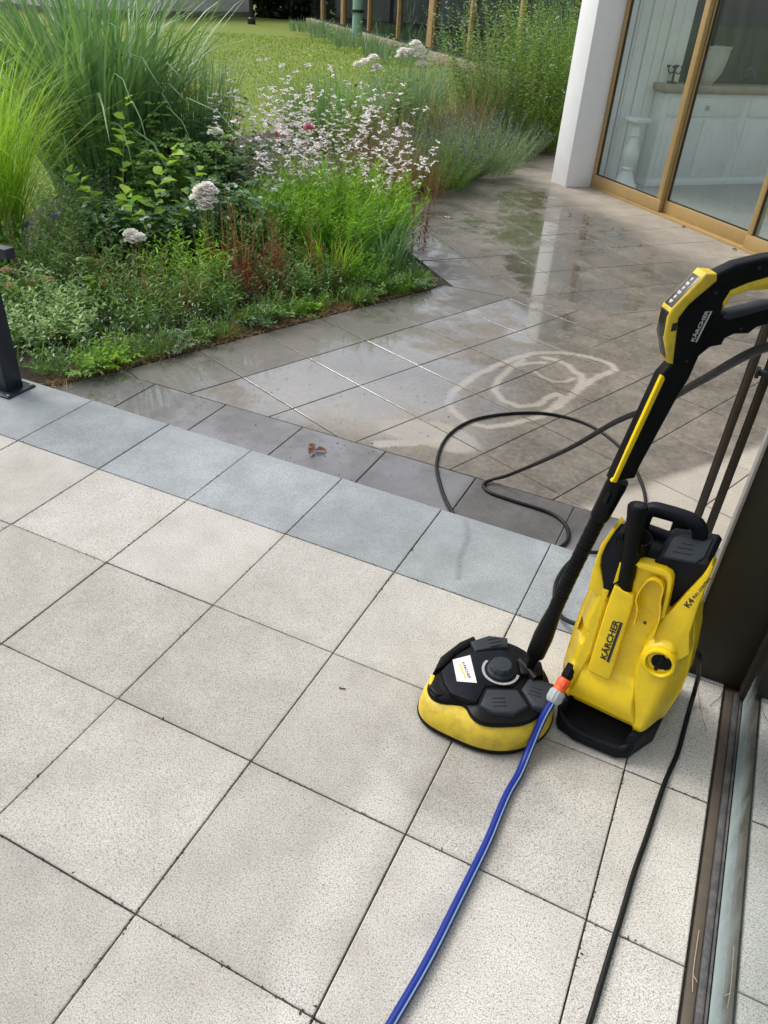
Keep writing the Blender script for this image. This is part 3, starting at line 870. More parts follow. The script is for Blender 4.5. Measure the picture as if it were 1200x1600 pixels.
# ------------------------------------------------------------------ glazed pool building far behind
GA = np.array([-13.2, 27.6]); g1 = np.array([0.67020635, -0.74217481]); g2 = np.array([0.74217481, 0.67020635])
def gb(s, o, z): return Vector((GA[0] + g1[0] * s + g2[0] * o, GA[1] + g1[1] * s + g2[1] * o, z))
GR = math.atan2(g1[1], g1[0])
def gbox(b, s0, s1, o0, o1, z0, z1, bev=0):
    b.box(gb((s0 + s1) / 2, (o0 + o1) / 2, (z0 + z1) / 2), (s1 - s0, o1 - o0, z1 - z0), bev, rz=GR); return b
ph = thing('glazed_building', gb(9, 0, -0.14), label='long glass fronted building with timber posts behind the flower bed', cat='building')
b = B(); gbox(b, -6, 20.2, -0.20, 0.14, -0.14, 0.08, 0.02); b.done('sill', 'brickband', ph)
for s, w in ((0.0, 0.38), (3.65, 0.14), (6.95, 0.14), (9.9, 0.40), (12.75, 0.15), (15.5, 0.15), (18.25, 0.34), (-3.5, 0.3)):
    b = B(); gbox(b, s - w / 2, s + w / 2, -0.06, 0.10, 0.16, 3.6, 0.01); b.done('post', 'wood', ph)
b = B(); gbox(b, -6, 20.2, 0.02, 0.04, 0.16, 3.6); b.done('glass_pane', 'glass_pool', ph, smooth=False)
b = B(); gbox(b, -6, 20.2, 0.2, 8, -0.1, 0.05); b.done('floor', 'tealfloor', ph, smooth=False)
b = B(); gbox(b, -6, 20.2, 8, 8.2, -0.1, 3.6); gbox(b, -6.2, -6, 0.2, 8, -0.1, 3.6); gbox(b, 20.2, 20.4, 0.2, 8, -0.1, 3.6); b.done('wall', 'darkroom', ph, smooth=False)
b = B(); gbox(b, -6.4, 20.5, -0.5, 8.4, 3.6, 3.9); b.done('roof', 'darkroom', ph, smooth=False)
for (x, y), lab in (((-9.75, 22.05), 'pale green round post with a dark clamp, left of the white roses'), ((-6.5, 21.1), 'pale green round post in front of the wide timber post')):
    t = thing('round_post', (x, y, -0.14), label=lab, cat='post', group='pale green round posts')
    b = B(); b.lathe([(0.15, -0.14), (0.15, 3.3)], Matrix.Translation((x, y, 0)), 20, cap=True); b.done('pipe', 'mint', t)
    b = B(); b.lathe([(0.20, 0), (0.20, 0.07)], Matrix.Translation((x, y, 0.75 if x < -9 else -0.14)), 20); b.done('clamp', 'ink', t)
# white clapboard shed
sh = thing('shed', (-21.9, 29.5, -0.14), label='white weatherboarded outbuilding on a stone footing across the lawn', cat='outbuilding')
S0 = Vector((-22.35, 23.6, 0)); S1 = Vector((-21.35, 33.6, 0))
sdv = (S1 - S0).normalized(); sn = Vector((sdv.y, -sdv.x, 0)); SL = (S1 - S0).length
SR = math.atan2(sdv.y, sdv.x)
def sbox(b, s0, s1, o0, o1, z0, z1, bev=0):
    c = S0 + sdv * ((s0 + s1) / 2) + sn * ((o0 + o1) / 2); c.z = (z0 + z1) / 2
    b.box(c, (s1 - s0, abs(o1 - o0), z1 - z0), bev, rz=SR); return b
b = B(); sbox(b, 0, SL, -6, 0, 0.05, 3.2)
for k in range(21):
    z = 0.05 + k * 0.145
    c = S0 + sdv * (SL / 2) + sn * 0.012; c.z = z + 0.07
    b.box(c, (SL, 0.03, 0.15), 0, mat=Matrix.Rotation(SR, 4, 'Z') @ Matrix.Rotation(rad(7), 4, 'X'))
b.done('wall', 'siding', sh, smooth=False)
b = B(); sbox(b, -0.05, SL + 0.03, -6, 0.02, -0.14, 0.05); b.done('footing', 'stone', sh, smooth=False)
b = B(); sbox(b, 4.2, 5.6, 0.03, 0.075, 0.20, 2.3, 0.01); b.done('door', 'siding', sh)
b = B(); sbox(b, 7.2, 8.6, 0.03, 0.08, 0.95, 2.2, 0.01); w_ = b.done('window', 'white_wall', sh)
b = B(); sbox(b, 7.35, 8.45, 0.08, 0.09, 1.08, 2.1); b.done('pane', 'screen', w_)
b = B(); sbox(b, SL - 0.16, SL + 0.02, 0.0, 0.07, 0.2, 3.2, 0.01); b.done('corner_board', 'siding', sh)
b = B(); sbox(b, -0.4, SL + 0.4, -6.4, 0.4, 3.2, 3.35); b.done('roof', 'stone', sh, smooth=False)
bp_ = thing('lamp_post', (-17.72, 28.25, -0.14), label='black lamp post standing on the lawn in front of the white outbuilding', cat='post')
b = B(); b.lathe([(0.16, -0.14), (0.16, 0.05), (0.09, 0.1), (0.085, 3.4)], Matrix.Translation((-17.72, 28.25, 0)), 14); b.done('pole', 'ink', bp_)
b = B(); b.lathe([(0.10, 3.4), (0.20, 3.5), (0.24, 3.8), (0.05, 4.0)], Matrix.Translation((-17.72, 28.25, 0)), 10); b.done('lantern', 'ink', bp_)
# ------------------------------------------------------------------ pressure washer
WO = (2.73, -0.615, 0.0); WR = rad(-7)
wa = thing('pressure_washer', WO, WR, 'yellow and black upright pressure washer with a carry handle standing by the brown panel', 'pressure washer')
def interp(z, tab):
    zs = [t[0] for t in tab]; xs = [t[1] for t in tab]
    return float(np.interp(z, zs, xs))
XL = [(0.03, -0.112), (0.07, -0.120), (0.15, -0.134), (0.26, -0.135), (0.33, -0.132), (0.41, -0.122), (0.47, -0.123), (0.52, -0.122)]
XR = [(0.03, 0.112), (0.09, 0.127), (0.18, 0.140), (0.24, 0.140), (0.30, 0.134), (0.345, 0.127), (0.39, 0.112), (0.46, 0.106), (0.52, 0.105)]
LS = [(0.03, -0.098), (0.118, -0.091), (0.19, -0.078), (0.24, -0.071), (0.38, -0.075), (0.45, -0.078)]     # left seam
RS = [(0.03, 0.078), (0.12, 0.072), (0.21, 0.044), (0.25, 0.036), (0.32, 0.034), (0.41, 0.051), (0.45, 0.052)]   # right seam
def ybase(z): return -0.15 + 0.16 * z
def sm(a, b_, x):
    t = min(1, max(0, (x - a) / (b_ - a))); return t * t * (3 - 2 * t)
def yfront(x, z):
    xl, xr = interp(z, XL), interp(z, XR)
    ls, rs = interp(z, LS), interp(z, RS)
    y = ybase(z)
    t = (x - xl) / (xr - xl)
    e = min(t, 1 - t)
    y += 0.050 * (1 - sm(0, 0.16, e)) ** 1.5              # rounded sides
    # crease of the right fairing turning away
    y += 0.035 * sm(0.088, 0.14, x) * sm(0.33, 0.10, z)
    # middle panel lies deeper than both fairings
    inside = sm(ls, ls + 0.006, x) * sm(rs, rs - 0.006, x)
    y += inside * (0.010 + 0.006 * sm(0.20, 0.22, z))
    # belly: bulges out low down and tucks under above the foot
    y -= inside * 0.016 * math.exp(-((z - 0.15) / 0.045) ** 2)
    y += 0.055 * sm(0.11, 0.05, z) * (0.6 + 0.4 * inside)
    # seam grooves
    for s_ in (ls, rs):
        y += 0.005 * max(0, 1 - abs(x - s_) / 0.0022)
    # gap along the belly line
    # pocket on the left fairing
    px, pz = (x + 0.108) / 0.017, (z - 0.278) / 0.024
    if abs(px) < 1.2 and abs(pz) < 1.2:
        if pz > -1 and pz < 1 and px > -1 + 0.4 * (pz + 1) * 0.3 and px < 1 - 0.5 * (1 - pz) * 0.3:
            y += 0.020 * sm(-1, -0.7, pz) if pz < 0.9 else 0.0
    # bulge round the water inlet
    d = math.hypot((x + 0.108) / 0.030, (z - 0.165) / 0.045)
    y -= 0.014 * (1 - sm(0.4, 1.0, d))
    # shoulder of the dial on the right
    d = math.hypot((x - 0.078) / 0.050, (z - 0.308) / 0.052)
    y -= 0.016 * (1 - sm(0.75, 1.0, d))
    return y
b = B()
nz, nx = 180, 130
z0, z1 = 0.045, 0.415
rows = []
for i in range(nz + 1):
    z = z0 + (z1 - z0) * i / nz
    xl, xr = interp(z, XL), interp(z, XR)
    row = [(xl + (xr - xl) * j / nx, z) for j in range(nx + 1)]
    ring = [Vector((x, yfront(x, z), z)) for x, z in row]
    yb = 0.125 - 0.05 * (z / 0.5)
    for k in range(1, 7):
        t = k / 6
        ring.append(Vector((xr - 0.012 * sm(0.5, 1, t), ring[nx].y + (yb - ring[nx].y) * t, z)))
    for k in range(1, 7):
        t = k / 6
        ring.append(Vector((xr - 0.012 + (xl - xr + 0.024) * t, yb, z)))
    y0_ = ring[0].y
    for k in range(1, 6):
        t = k / 6
        ring.append(Vector((xl + 0.012 * sm(0.5, 1, 1 - t), yb + (y0_ - yb) * t, z)))
    rows.append([b.bm.verts.new(v) for v in ring])
for a, c in zip(rows, rows[1:]):
    n = len(a)
    for j in range(n): b.bm.faces.new((a[j], a[(j + 1) % n], c[(j + 1) % n], c[j]))
b.bm.faces.new(rows[0][::-1]); b.bm.faces.new(rows[-1])
b.done('housing', 'yellow', wa, local=True, ang=50)
for tab in (LS, RS):
    pts_ = []
    for q in range(46):
        z = 0.07 + 0.30 * q / 45
        x = interp(z, tab)
        pts_.append((x, yfront(x, z) + 0.0012, z))
    sb_ = B(); sb_.tube(pts_, 0.0013, 6); sb_.done('seam', 'ink', wa, local=True)  # thin dark tube draws the shade inside the seam groove as colour
# front frame leaning back
kk = 0.16; ln = math.hypot(1, kk)
FV = (0, kk / ln, 1 / ln); FN = (0, -1 / ln, kk / ln)
def FR(off=0.0): return ((0, -0.15 - off, 0), (1, 0, 0), FV, FN)
def fz(l): return [(x, z * ln) for x, z in l]
# left upper fairing
b = B(); b.prism(fz([(-0.122, 0.40), (-0.126, 0.45), (-0.1255, 0.515), (-0.111, 0.566), (-0.103, 0.562), (-0.113, 0.52), (-0.116, 0.49), (-0.112, 0.465), (-0.095, 0.43), (-0.079, 0.39)]), FR(), -0.075, 0.0, 0.004); b.done('left_fairing', 'yellow', wa, local=True)
# black wedge and lance cup
b = B(); b.prism(fz([(-0.115, 0.50), (-0.104, 0.556), (-0.086, 0.56), (-0.072, 0.51), (-0.069, 0.45), (-0.076, 0.37), (-0.092, 0.42), (-0.110, 0.466)]), FR(), -0.06, -0.003, 0.003)
b.done('side_insert', 'navy', wa, local=True)
b = B()
b.lathe([(0.036, 0.38), (0.040, 0.50), (0.043, 0.545), (0.039, 0.545), (0.036, 0.50), (0.030, 0.40)], Matrix.Translation((-0.070, -0.028, 0)), 28)
b.done('lance_cup', 'black', wa, local=True)
# core block and top hood
b = B(); b.box((-0.01, 0.02, 0.455), (0.205, 0.13, 0.11), 0.012); b.done('core', 'black', wa, local=True)
b = B()
b.prism([(-0.005, 0.40), (0.052, 0.40), (0.098, 0.525), (0.100, 0.545), (0.090, 0.553), (0.0, 0.531), (-0.008, 0.520)], ((0, 0, 0), (1, 0, 0), (0, 0, 1), (0, -1, 0)), -0.085, 0.050, 0.006, 3)
b.done('hood', 'navy', wa, local=True)
b = B()
b.prism([(0.008, -0.052), (0.075, -0.052), (0.086, -0.03), (0.086, 0.05), (0.02, 0.05), (0.008, 0.03)], ((0.0, 0, 0.531), (0.976, 0, 0.22), (0, 1, 0), (-0.22, 0, 0.976)), -0.002, 0.006, 0.003)
for k in range(3): b.box((0.04, -0.03 + k * 0.02, 0.547), (0.04 - 0.008 * k, 0.003, 0.003), 0.001, mat=Matrix.Rotation(rad(-12.7), 4, 'Y'))
b.done('lid', 'grey', wa, local=True)
b = B(); b.box((-0.028, 0.060, 0.510), (0.14, 0.030, 0.03), 0.008); b.done('rear_bar', 'navy', wa, local=True)
# right fairing wing carrying the model lettering
b = B(); b.prism(fz([(0.034, 0.315), (0.052, 0.405), (0.066, 0.445), (0.094, 0.530), (0.101, 0.570), (0.108, 0.560), (0.1085, 0.46), (0.113, 0.392), (0.128, 0.345), (0.10, 0.30)]), FR(), -0.045, 0.002, 0.004); b.done('right_fairing', 'yellow', wa, local=True)
# centre column with brand word
b = B(); b.prism(fz([(-0.0705, 0.375), (-0.069, 0.435), (-0.0635, 0.438), (-0.022, 0.428), (-0.0175, 0.415), (-0.0105, 0.205), (-0.0125, 0.196), (-0.064, 0.198), (-0.067, 0.206)]), FR(), -0.02, 0.006, 0.005, 3); b.done('centre_column', 'yellow', wa, local=True)
# rim of the cup and the hook
b = B()
b.prism(fz([(-0.072, 0.44), (-0.073, 0.495), (-0.069, 0.495), (-0.064, 0.45)]), FR(), -0.05, 0.006, 0.002)
b.prism(fz([(-0.040, 0.503), (-0.036, 0.512), (0.020, 0.517), (0.034, 0.513), (0.042, 0.503), (0.046, 0.480), (0.054, 0.410), (0.046, 0.40), (0.038, 0.470), (0.034, 0.494), (0.024, 0.503), (-0.030, 0.499)]), FR(), -0.055, 0.006, 0.003)
b.prism(fz([(-0.035, 0.41), (-0.040, 0.50), (0.036, 0.50), (0.046, 0.40)]), FR(), -0.055, -0.012, 0.003)
b.done('holder_rim', 'yellow', wa, local=True)
b = B()
hk = [(0.000, 0.365), (-0.004, 0.405), (-0.013, 0.425), (-0.014, 0.445), (-0.006, 0.478), (0.005, 0.489), (0.020, 0.488), (0.031, 0.476), (0.034, 0.448), (0.041, 0.425), (0.0455, 0.40), (0.046, 0.352)]
o_, u_, v_, n_ = [Vector(q) for q in FR()]
path = catmull([o_ + u_ * x + v_ * (z * ln) + n_ * 0.0 for x, z in hk], 6)
for q in range(len(path) - 1):
    a, c = path[q], path[q + 1]
    d = (c - a).normalized(); w = d.cross(n_) * 0.0016
    if q == 0: prev = [b.bm.verts.new(a + w - n_ * 0.020), b.bm.verts.new(a + w + n_ * 0.014), b.bm.verts.new(a - w + n_ * 0.014), b.bm.verts.new(a - w - n_ * 0.020)]
    cur = [b.bm.verts.new(c + w - n_ * 0.020), b.bm.verts.new(c + w + n_ * 0.014), b.bm.verts.new(c - w + n_ * 0.014), b.bm.verts.new(c - w - n_ * 0.020)]
    for j in range(4): b.bm.faces.new((prev[j], prev[(j + 1) % 4], cur[(j + 1) % 4], cur[j]))
    prev = cur
b.done('hose_hook', 'yellow', wa, local=True)
b = B(); b.lathe([(0.0035, 0), (0.0035, 0.002)], frame_mtx(o_ + u_ * 0.018 + v_ * 0.372 + n_ * (-0.0155), u_, v_, n_), 12); b.done('screw', 'ink', wa, local=True)
# brand wording up the column
def on_front(x, z, off): return o_ + u_ * x + v_ * (z * ln) + n_ * off
tu = (v_ * 0.999 + u_ * 0.0).normalized()
lettering('KÄRCHER', 0.0195, frame_mtx(on_front(-0.033, 0.247, 0.0066), v_, -u_, n_), 'ink', wa, True, 0.028, width=0.112)
b = B(); c1 = on_front(-0.0243, 0.244, 0.0064); b.prism([(0, 0), (0.114, 0), (0.114, 0.0065), (0, 0.0065)], (c1, v_, -u_, n_), -0.001, 0.0006); b.done('lettering_bar', 'ink', wa, local=True, smooth=False)
dirv = (u_ * 0.26 + v_ * 0.965).normalized(); upv = n_.cross(dirv)
lettering('K4', 0.017, frame_mtx(on_front(0.092, 0.452, 0.0026), dirv, upv, n_), 'ink', wa, True, 0.03, width=0.022)
lettering('FULL CONTROL', 0.0085, frame_mtx(on_front(0.0965, 0.478, 0.0026), dirv, upv, n_), 'ink', wa, True, 0.015, width=0.062)
# dial
dm = frame_mtx(Vector((0.078, -0.108, 0.308)), (1, 0, 0), FV, FN)
b = B(); b.lathe([(0.037, -0.012), (0.0365, 0.012), (0.034, 0.019), (0.030, 0.020), (0.0275, 0.016), (0.026, 0.004), (0.0, 0.004)], dm, 40, cap=False); b.done('dial_collar', 'yellow', wa, local=True)
b = B(); b.lathe([(0.0255, 0.002), (0.0255, 0.006), (0.023, 0.0085), (0.005, 0.009)], dm, 36); 
b.box(dm @ Vector((0, 0, 0.013)), (0.009, 0.012, 0.044), 0.003, mat=Matrix.Rotation(rad(8), 4, 'Y')); b.done('dial', 'black', wa, local=True)
# foot / bumper
b = B()
bo = [(-0.118, 0.07), (-0.116, -0.085), (-0.100, -0.142), (-0.088, -0.160), (-0.04, -0.172), (0.062, -0.163), (0.088, -0.145), (0.124, -0.058), (0.128, 0.07)]
zb = [0.0, 0.012, 0.028]
ri = []
for z, f in ((0.0, 0.96), (0.008, 1.0), (0.030, 1.0), (0.038, 0.97)):
    ri.append([b.bm.verts.new((x * f, y * f, z)) for x, y in bo])
for a, c in zip(ri, ri[1:]):
    n = len(a)
    for j in range(n): b.bm.faces.new((a[j], a[(j + 1) % n], c[(j + 1) % n], c[j]))
b.bm.faces.new(ri[0][::-1]); b.bm.faces.new(ri[-1])
# raised corner shoulders
b.prism([(0.070, -0.148), (0.092, -0.140), (0.1245, -0.060), (0.126, 0.02), (0.100, 0.02), (0.092, -0.075), (0.078, -0.105)], ((0, 0, 0), (1, 0, 0), (0, 1, 0), (0, 0, 1)), 0.02, 0.082, 0.008, 3)
b.prism([(-0.095, -0.142), (-0.113, -0.085), (-0.115, 0.02), (-0.098, 0.02), (-0.090, -0.10), (-0.086, -0.13)], ((0, 0, 0), (1, 0, 0), (0, 1, 0), (0, 0, 1)), 0.02, 0.085, 0.006, 3)
b.tube(catmull([(-0.104, -0.120, 0.050), (-0.088, -0.148, 0.040), (-0.04, -0.163, 0.034), (0.06, -0.155, 0.036), (0.083, -0.136, 0.052)], 6), 0.0075, 10)
b.done('foot', 'navy', wa, local=True)
# handle
b = B(); b.tube(catmull([(-0.068, 0.050, 0.47), (-0.069, 0.050, 0.545), (-0.060, 0.050, 0.574), (-0.03, 0.050, 0.581), (0.022, 0.050, 0.583), (0.046, 0.050, 0.574), (0.056, 0.050, 0.548), (0.060, 0.050, 0.49)], 6), 0.0165, 14, sq=0.75); b.done('handle', 'navy', wa, local=True)
b = B(); b.box((0.005, 0.125, 0.50), (0.040, 0.014, 0.075), 0.006); b.box((0.005, 0.105, 0.47), (0.03, 0.04, 0.02), 0.004); b.done('cable_hook', 'black', wa, local=True)
for sx in (-1, 1):
    mtx = Matrix.Translation((sx * 0.108, 0.125, 0.045)) @ Matrix.Rotation(rad(90), 4, 'Y')
    b = B(); b.lathe([(0.030, -0.016), (0.045, -0.014), (0.045, 0.014), (0.030, 0.016)], mtx, 28); b.done('wheel', 'black', wa, local=True)
# inlet
iD = Vector((-0.10, -0.74, -0.66)).normalized()
iu = iD.cross(Vector((0, 0, 1))).normalized(); iv = iD.cross(iu)
i0 = Vector((-0.104, -0.128, 0.172))
im = frame_mtx(i0, iu, iv, iD)
b = B(); b.lathe([(0.014, -0.02), (0.014, 0.012), (0.0125, 0.014), (0.0125, 0.022)], im, 24, fn=lambda a, z: 1 + 0.03 * math.cos(10 * a)); b.done('water_inlet', 'black', wa, local=True)

# stored lance in the holder
def wl2w(p): return Matrix.Translation(WO) @ Matrix.Rotation(WR, 4, 'Z') @ Vector(p)
sl = thing('spray_lance', wl2w((-0.052, -0.068, 0.41)), 0, 'short thick black spray lance standing in the holder of the pressure washer', 'spray lance')
a, c = Vector((-0.044, -0.070, 0.405)), Vector((-0.0735, -0.056, 0.640))
def lp(t): return wl2w(a + (c - a) * t)
b = B(); b.tube([lp(t) for t in (0, 0.04, 0.2, 0.24, 0.27, 0.6, 0.9, 0.93, 0.985, 1.0)], [0.015, 0.0165, 0.0165, 0.0185, 0.0185, 0.0190, 0.0205, 0.0215, 0.0215, 0.019], 24); b.done('barrel', 'black', sl)
b = B(); b.tube([lp(0.999), lp(1.004)], [0.0115, 0.0105], 20); b.done('bore', 'ink', sl)
b = B()
pv = lp(0.72); nv = (Vector(cam.location) - pv).normalized()
b.lathe([(0.0028, 0), (0.0028, 0.003)], Matrix.Translation(pv + nv * 0.0175) @ nv.to_track_quat('Z', 'Y').to_matrix().to_4x4(), 10); b.done('pin', 'ink', sl)

# ------------------------------------------------------------------ surface scrubber with wand and gun
SC = Vector((2.445, -0.765, 0.0))
su = thing('surface_scrubber', SC, 0, 'round black and yellow patio scrubber with an upright black wand and trigger gun', 'patio cleaner')
def plan(a, z):
    """outline radius: disc with a blunt nose towards the front left"""
    d = (a - rad(222) + math.pi) % (2 * math.pi) - math.pi
    r = 0.160 + 0.036 * math.exp(-(d / 0.42) ** 2)
    # slightly deeper to the back
    r += 0.008 * math.exp(-((((a - rad(95) + math.pi) % (2 * math.pi)) - math.pi) / 0.6) ** 2)
    return r
def ringlathe(b, prof, n=96, cap=True, zf=None):
    rings = []
    for f, off, z in prof:
        ring = []
        for j in range(n):
            a = 2 * math.pi * j / n
            r = plan(a, z) * f + off
            zz = z + (zf(a, z) if zf else 0)
            ring.append(b.bm.verts.new(SC + Vector((r * math.cos(a), r * math.sin(a), zz))))
        rings.append(ring)
    for a_, c_ in zip(rings, rings[1:]):
        for j in range(n): b.bm.faces.new((a_[j], a_[(j + 1) % n], c_[(j + 1) % n], c_[j]))
    if cap: b.bm.faces.new(rings[0][::-1]); b.bm.faces.new(rings[-1])
def dang(a, c): return (a - c + math.pi) % (2 * math.pi) - math.pi
def yedge(a, z):
    # the black cover dips over the near side and rises over the flank
    if z < 0.03: return 0
    g = -0.010 * math.exp(-(dang(a, rad(262)) / 0.22) ** 2)
    return g
b = B(); ringlathe(b, [(1, -0.012, 0.006), (1, 0.0, 0.006), (1, 0.002, 0.012), (1, 0.001, 0.018)]); b.done('brush_rim', 'black', su)
b = B(); ringlathe(b, [(1, -0.004, 0.016), (1, -0.001, 0.018), (1, -0.001, 0.028), (1, -0.005, 0.050), (1, -0.014, 0.066), (1, -0.024, 0.075), (1, -0.045, 0.080)]); b.done('skirt', 'dirty_yellow', su)
def cz(a, z):
    return 0.0
def shelf(a):
    return 1.0 - 0.20 * math.exp(-(dang(a, rad(248)) / 0.26) ** 2) - 0.03 * math.exp(-(dang(a, rad(300)) / 0.3) ** 2)
b = B()
_pl = plan
def plan(a, z): return _pl(a, z) * shelf(a)
ringlathe(b, [(1, -0.0205, 0.074), (1, -0.0175, 0.081), (1, -0.022, 0.089), (1, -0.036, 0.095), (0.86, -0.026, 0.099), (0.60, -0.01, 0.102), (0.2, 0, 0.104)])
plan = _pl
# nose wedge, blade of the cover and side flaps
NZ = Matrix.Translation(SC)
def cov(pts, z0, z1, bev, name=None, seg=2): b.prism([(x, y) for x, y in pts], (SC, (1, 0, 0), (0, 1, 0), (0, 0, 1)), z0, z1, bev, seg)
cov([(-0.138, -0.106), (-0.112, -0.124), (-0.072, -0.100), (-0.030, -0.098), (-0.010, -0.090), (-0.060, -0.05), (-0.13, -0.03), (-0.140, -0.06)], 0.072, 0.098, 0.008, seg=3)
cov([(-0.1465, -0.06), (-0.150, 0.0), (-0.125, 0.075), (-0.10, 0.115), (-0.085, 0.10), (-0.118, 0.03), (-0.128, -0.03)], 0.070, 0.104, 0.008, seg=3)
b.done('cover', 'black', su)
# centre plate (dark grey) sloping to the nose
b = B(); cov([(-0.128, -0.052), (-0.122, -0.02), (-0.088, 0.044), (-0.018, 0.094), (0.036, 0.080), (0.060, 0.03), (0.052, -0.012), (-0.012, -0.045), (-0.014, -0.104), (-0.030, -0.108), (-0.080, -0.108), (-0.105, -0.085)], 0.090, 0.1085, 0.004); b.done('centre_plate', 'navy', su)
def clampf(pts, name='step_pad'):
    b = B(); b.prism(pts, (SC, (1, 0, 0), (0, 1, 0), (0, 0, 1)), 0.076, 0.1085, 0.007, 3)
    # ribs
    cxx = sum(p[0] for p in pts) / len(pts); cyy = sum(p[1] for p in pts) / len(pts)
    L = max(((Vector(pts[i]) - Vector(pts[(i + 1) % len(pts)])) for i in range(len(pts))), key=lambda v: v.length).normalized()
    pe = Vector((-L.y, L.x))
    for k in (-1, 0, 1):
        c = Vector((cxx, cyy)) + pe * (0.012 * k) + L * 0.010
        b.box((SC.x + c.x, SC.y + c.y, 0.1090), (0.034, 0.0032, 0.003), 0.0012, rz=math.atan2(L.y, L.x))
    b.done(name, 'grey', su)
clampf([(-0.006, -0.052), (0.062, -0.016), (0.102, -0.054), (0.078, -0.095), (0.030, -0.115), (-0.004, -0.108)])
clampf([(0.070, -0.010), (0.078, 0.040), (0.138, 0.046), (0.150, 0.002), (0.138, -0.045), (0.112, -0.050)])
clampf([(-0.100, 0.084), (-0.064, 0.130), (-0.016, 0.146), (-0.003, 0.112), (-0.030, 0.098), (-0.075, 0.056)])
# label
b = B(); b.prism([(-0.116, -0.003), (-0.082, 0.034), (-0.034, -0.047), (-0.080, -0.066)], (SC, (1, 0, 0), (0, 1, 0), (0, 0, 1)), 0.1083, 0.1092, 0.0); lb = b.done('label_plate', 'white_p', su, smooth=False)
lu = Vector((0.62, -0.78, 0)).normalized(); lv = Vector((-lu.y, lu.x, 0))
lettering('KÄRCHER', 0.0095, frame_mtx(SC + Vector((-0.092, -0.000, 0.1093)), lu, lv, (0, 0, 1)), 'ink', lb, False, 0.02, width=0.056, extr=0.0002)
b = B(); c1 = SC + Vector((-0.0958, -0.0035, 0.1090)); b.prism([(0.004, -0.004), (0.052, -0.004), (0.052, 0.0), (0.004, 0.0)], (c1, lu, lv, (0, 0, 1)), 0, 0.0005); b.done('lettering_bar', 'yellow', lb, smooth=False)
# dial with tick ring
KC = SC + Vector((0.006, 0.018, 0.108))
KM = Matrix.Translation(KC)
b = B(); b.lathe([(0.049, -0.006), (0.049, 0.002), (0.046, 0.004), (0.037, 0.004)], KM, 48); b.done('dial_base', 'black', su)
b = B()
for j in range(54):
    a = math.radians(160 + j * 3.9)
    b.box(KC + Vector((math.cos(a) * 0.0445, math.sin(a) * 0.0445, 0.0042)), (0.0065, 0.0013, 0.0008), 0, rz=a)
b.done('tick_marks', 'white_p', su, smooth=False)
b = B(); b.lathe([(0.0355, 0.002), (0.0340, 0.010), (0.0300, 0.013), (0.0285, 0.024), (0.0240, 0.029), (0.008, 0.030)], KM, 40, fn=lambda a, z: 1 + (0.035 * math.cos(10 * a) if z > 0.012 and z < 0.0285 else 0)); b.done('dial', 'grey', su)
# yellow clip at the nose
b = B(); b.prism([(-0.151, -0.062), (-0.143, -0.095), (-0.128, -0.092), (-0.136, -0.078), (-0.140, -0.06)], (SC, (1, 0, 0), (0, 1, 0), (0, 0, 1)), 0.085, 0.0945, 0.002); b.done('clip', 'yellow', su)
# knuckle and wand
H = Vector((2.513, -0.706, 0.105)); G0 = Vector((2.645, -0.600, 0.908))
AX = (G0 - H); AL = AX.length; AX = AX.normalized()
b = B(); b.box(H + Vector((0.004, 0.004, -0.004)), (0.062, 0.050, 0.034), 0.008, rz=rad(25)); b.tube([H - Vector((0.028, -0.02, 0)), H + Vector((0.028, -0.02, 0))], 0.016, 16); b.done('knuckle', 'black', su)
def ap(t, off=0.0): 
    # slight sideways sag matches the bowed joint line
    return H + AX * (AL * t) + Vector((-0.012, 0.004, 0)) * math.sin(math.pi * t)
b = B(); ts = [0.0, 0.05, 0.07, 0.14, 0.19, 0.24, 0.30, 0.50, 0.585]
b.tube([ap(t) for t in ts], [0.0095, 0.012, 0.0230, 0.0245, 0.0215, 0.0175, 0.0160, 0.0160, 0.0165], 28)
for k in range(22):
    t = 0.25 + k * 0.0145
    b.tube([ap(t), ap(t + 0.0085)], 0.0176 if k % 2 else 0.0171, 20)
b.done('lance_tube', 'black', su)
b = B(); b.tube([ap(t) for t in (0.575, 0.585, 0.66, 0.68, 0.70)], [0.0195, 0.0215, 0.0225, 0.0235, 0.022], 24, sq=0.85)
q = ap(0.655) ; b.box(q + Vector((-0.006, -0.020, 0)), (0.018, 0.008, 0.028), 0.003, mat=AX.to_track_quat('Z', 'Y').to_matrix().to_4x4()); b.done('coupling', 'black', su)
# gun: profile in its own median plane
ph_ = rad(34)
gh = Vector((math.cos(ph_), math.sin(ph_), 0)); gn = Vector((math.sin(ph_), -math.cos(ph_), 0))
GF = (Vector((G0.x, G0.y, 0)), gh, (0, 0, 1), gn)
gun_o = thing
gb_ = B()
barrel = [(-0.0840, 0.6740), (-0.0310, 0.6810), (-0.0278, 0.7097), (0.0102, 0.8736), (0.0220, 0.9110), (0.0283, 0.9595), (0.0451, 0.9778), (0.0679, 0.9817), (0.0702, 0.9946), (0.0857, 1.0036), (0.1161, 1.0048), (0.1288, 1.0176), (0.1497, 1.0227), (0.1850, 1.0280), (0.2250, 1.0350), (0.2300, 1.0480), (0.2050, 1.0540), (0.1330, 1.0540), (0.0567, 1.0400), (0.0460, 1.0440), (0.0445, 1.0662), (0.0505, 1.0879), (0.0775, 1.1005), (0.1154, 1.1125), (0.1600, 1.1200), (0.2050, 1.1180), (0.2220, 1.1090), (0.2380, 1.1200), (0.2300, 1.1420), (0.2050, 1.1560), (0.1500, 1.1575), (0.1008, 1.1504), (0.0464, 1.1371), (0.0109, 1.1180), (-0.0150, 1.1060), (-0.0560, 1.0440), (-0.0430, 0.9700), (-0.0250, 0.9420), (-0.0397, 0.9186)]
gb_.prism(barrel, GF, -0.016, 0.016, 0.006, 3)
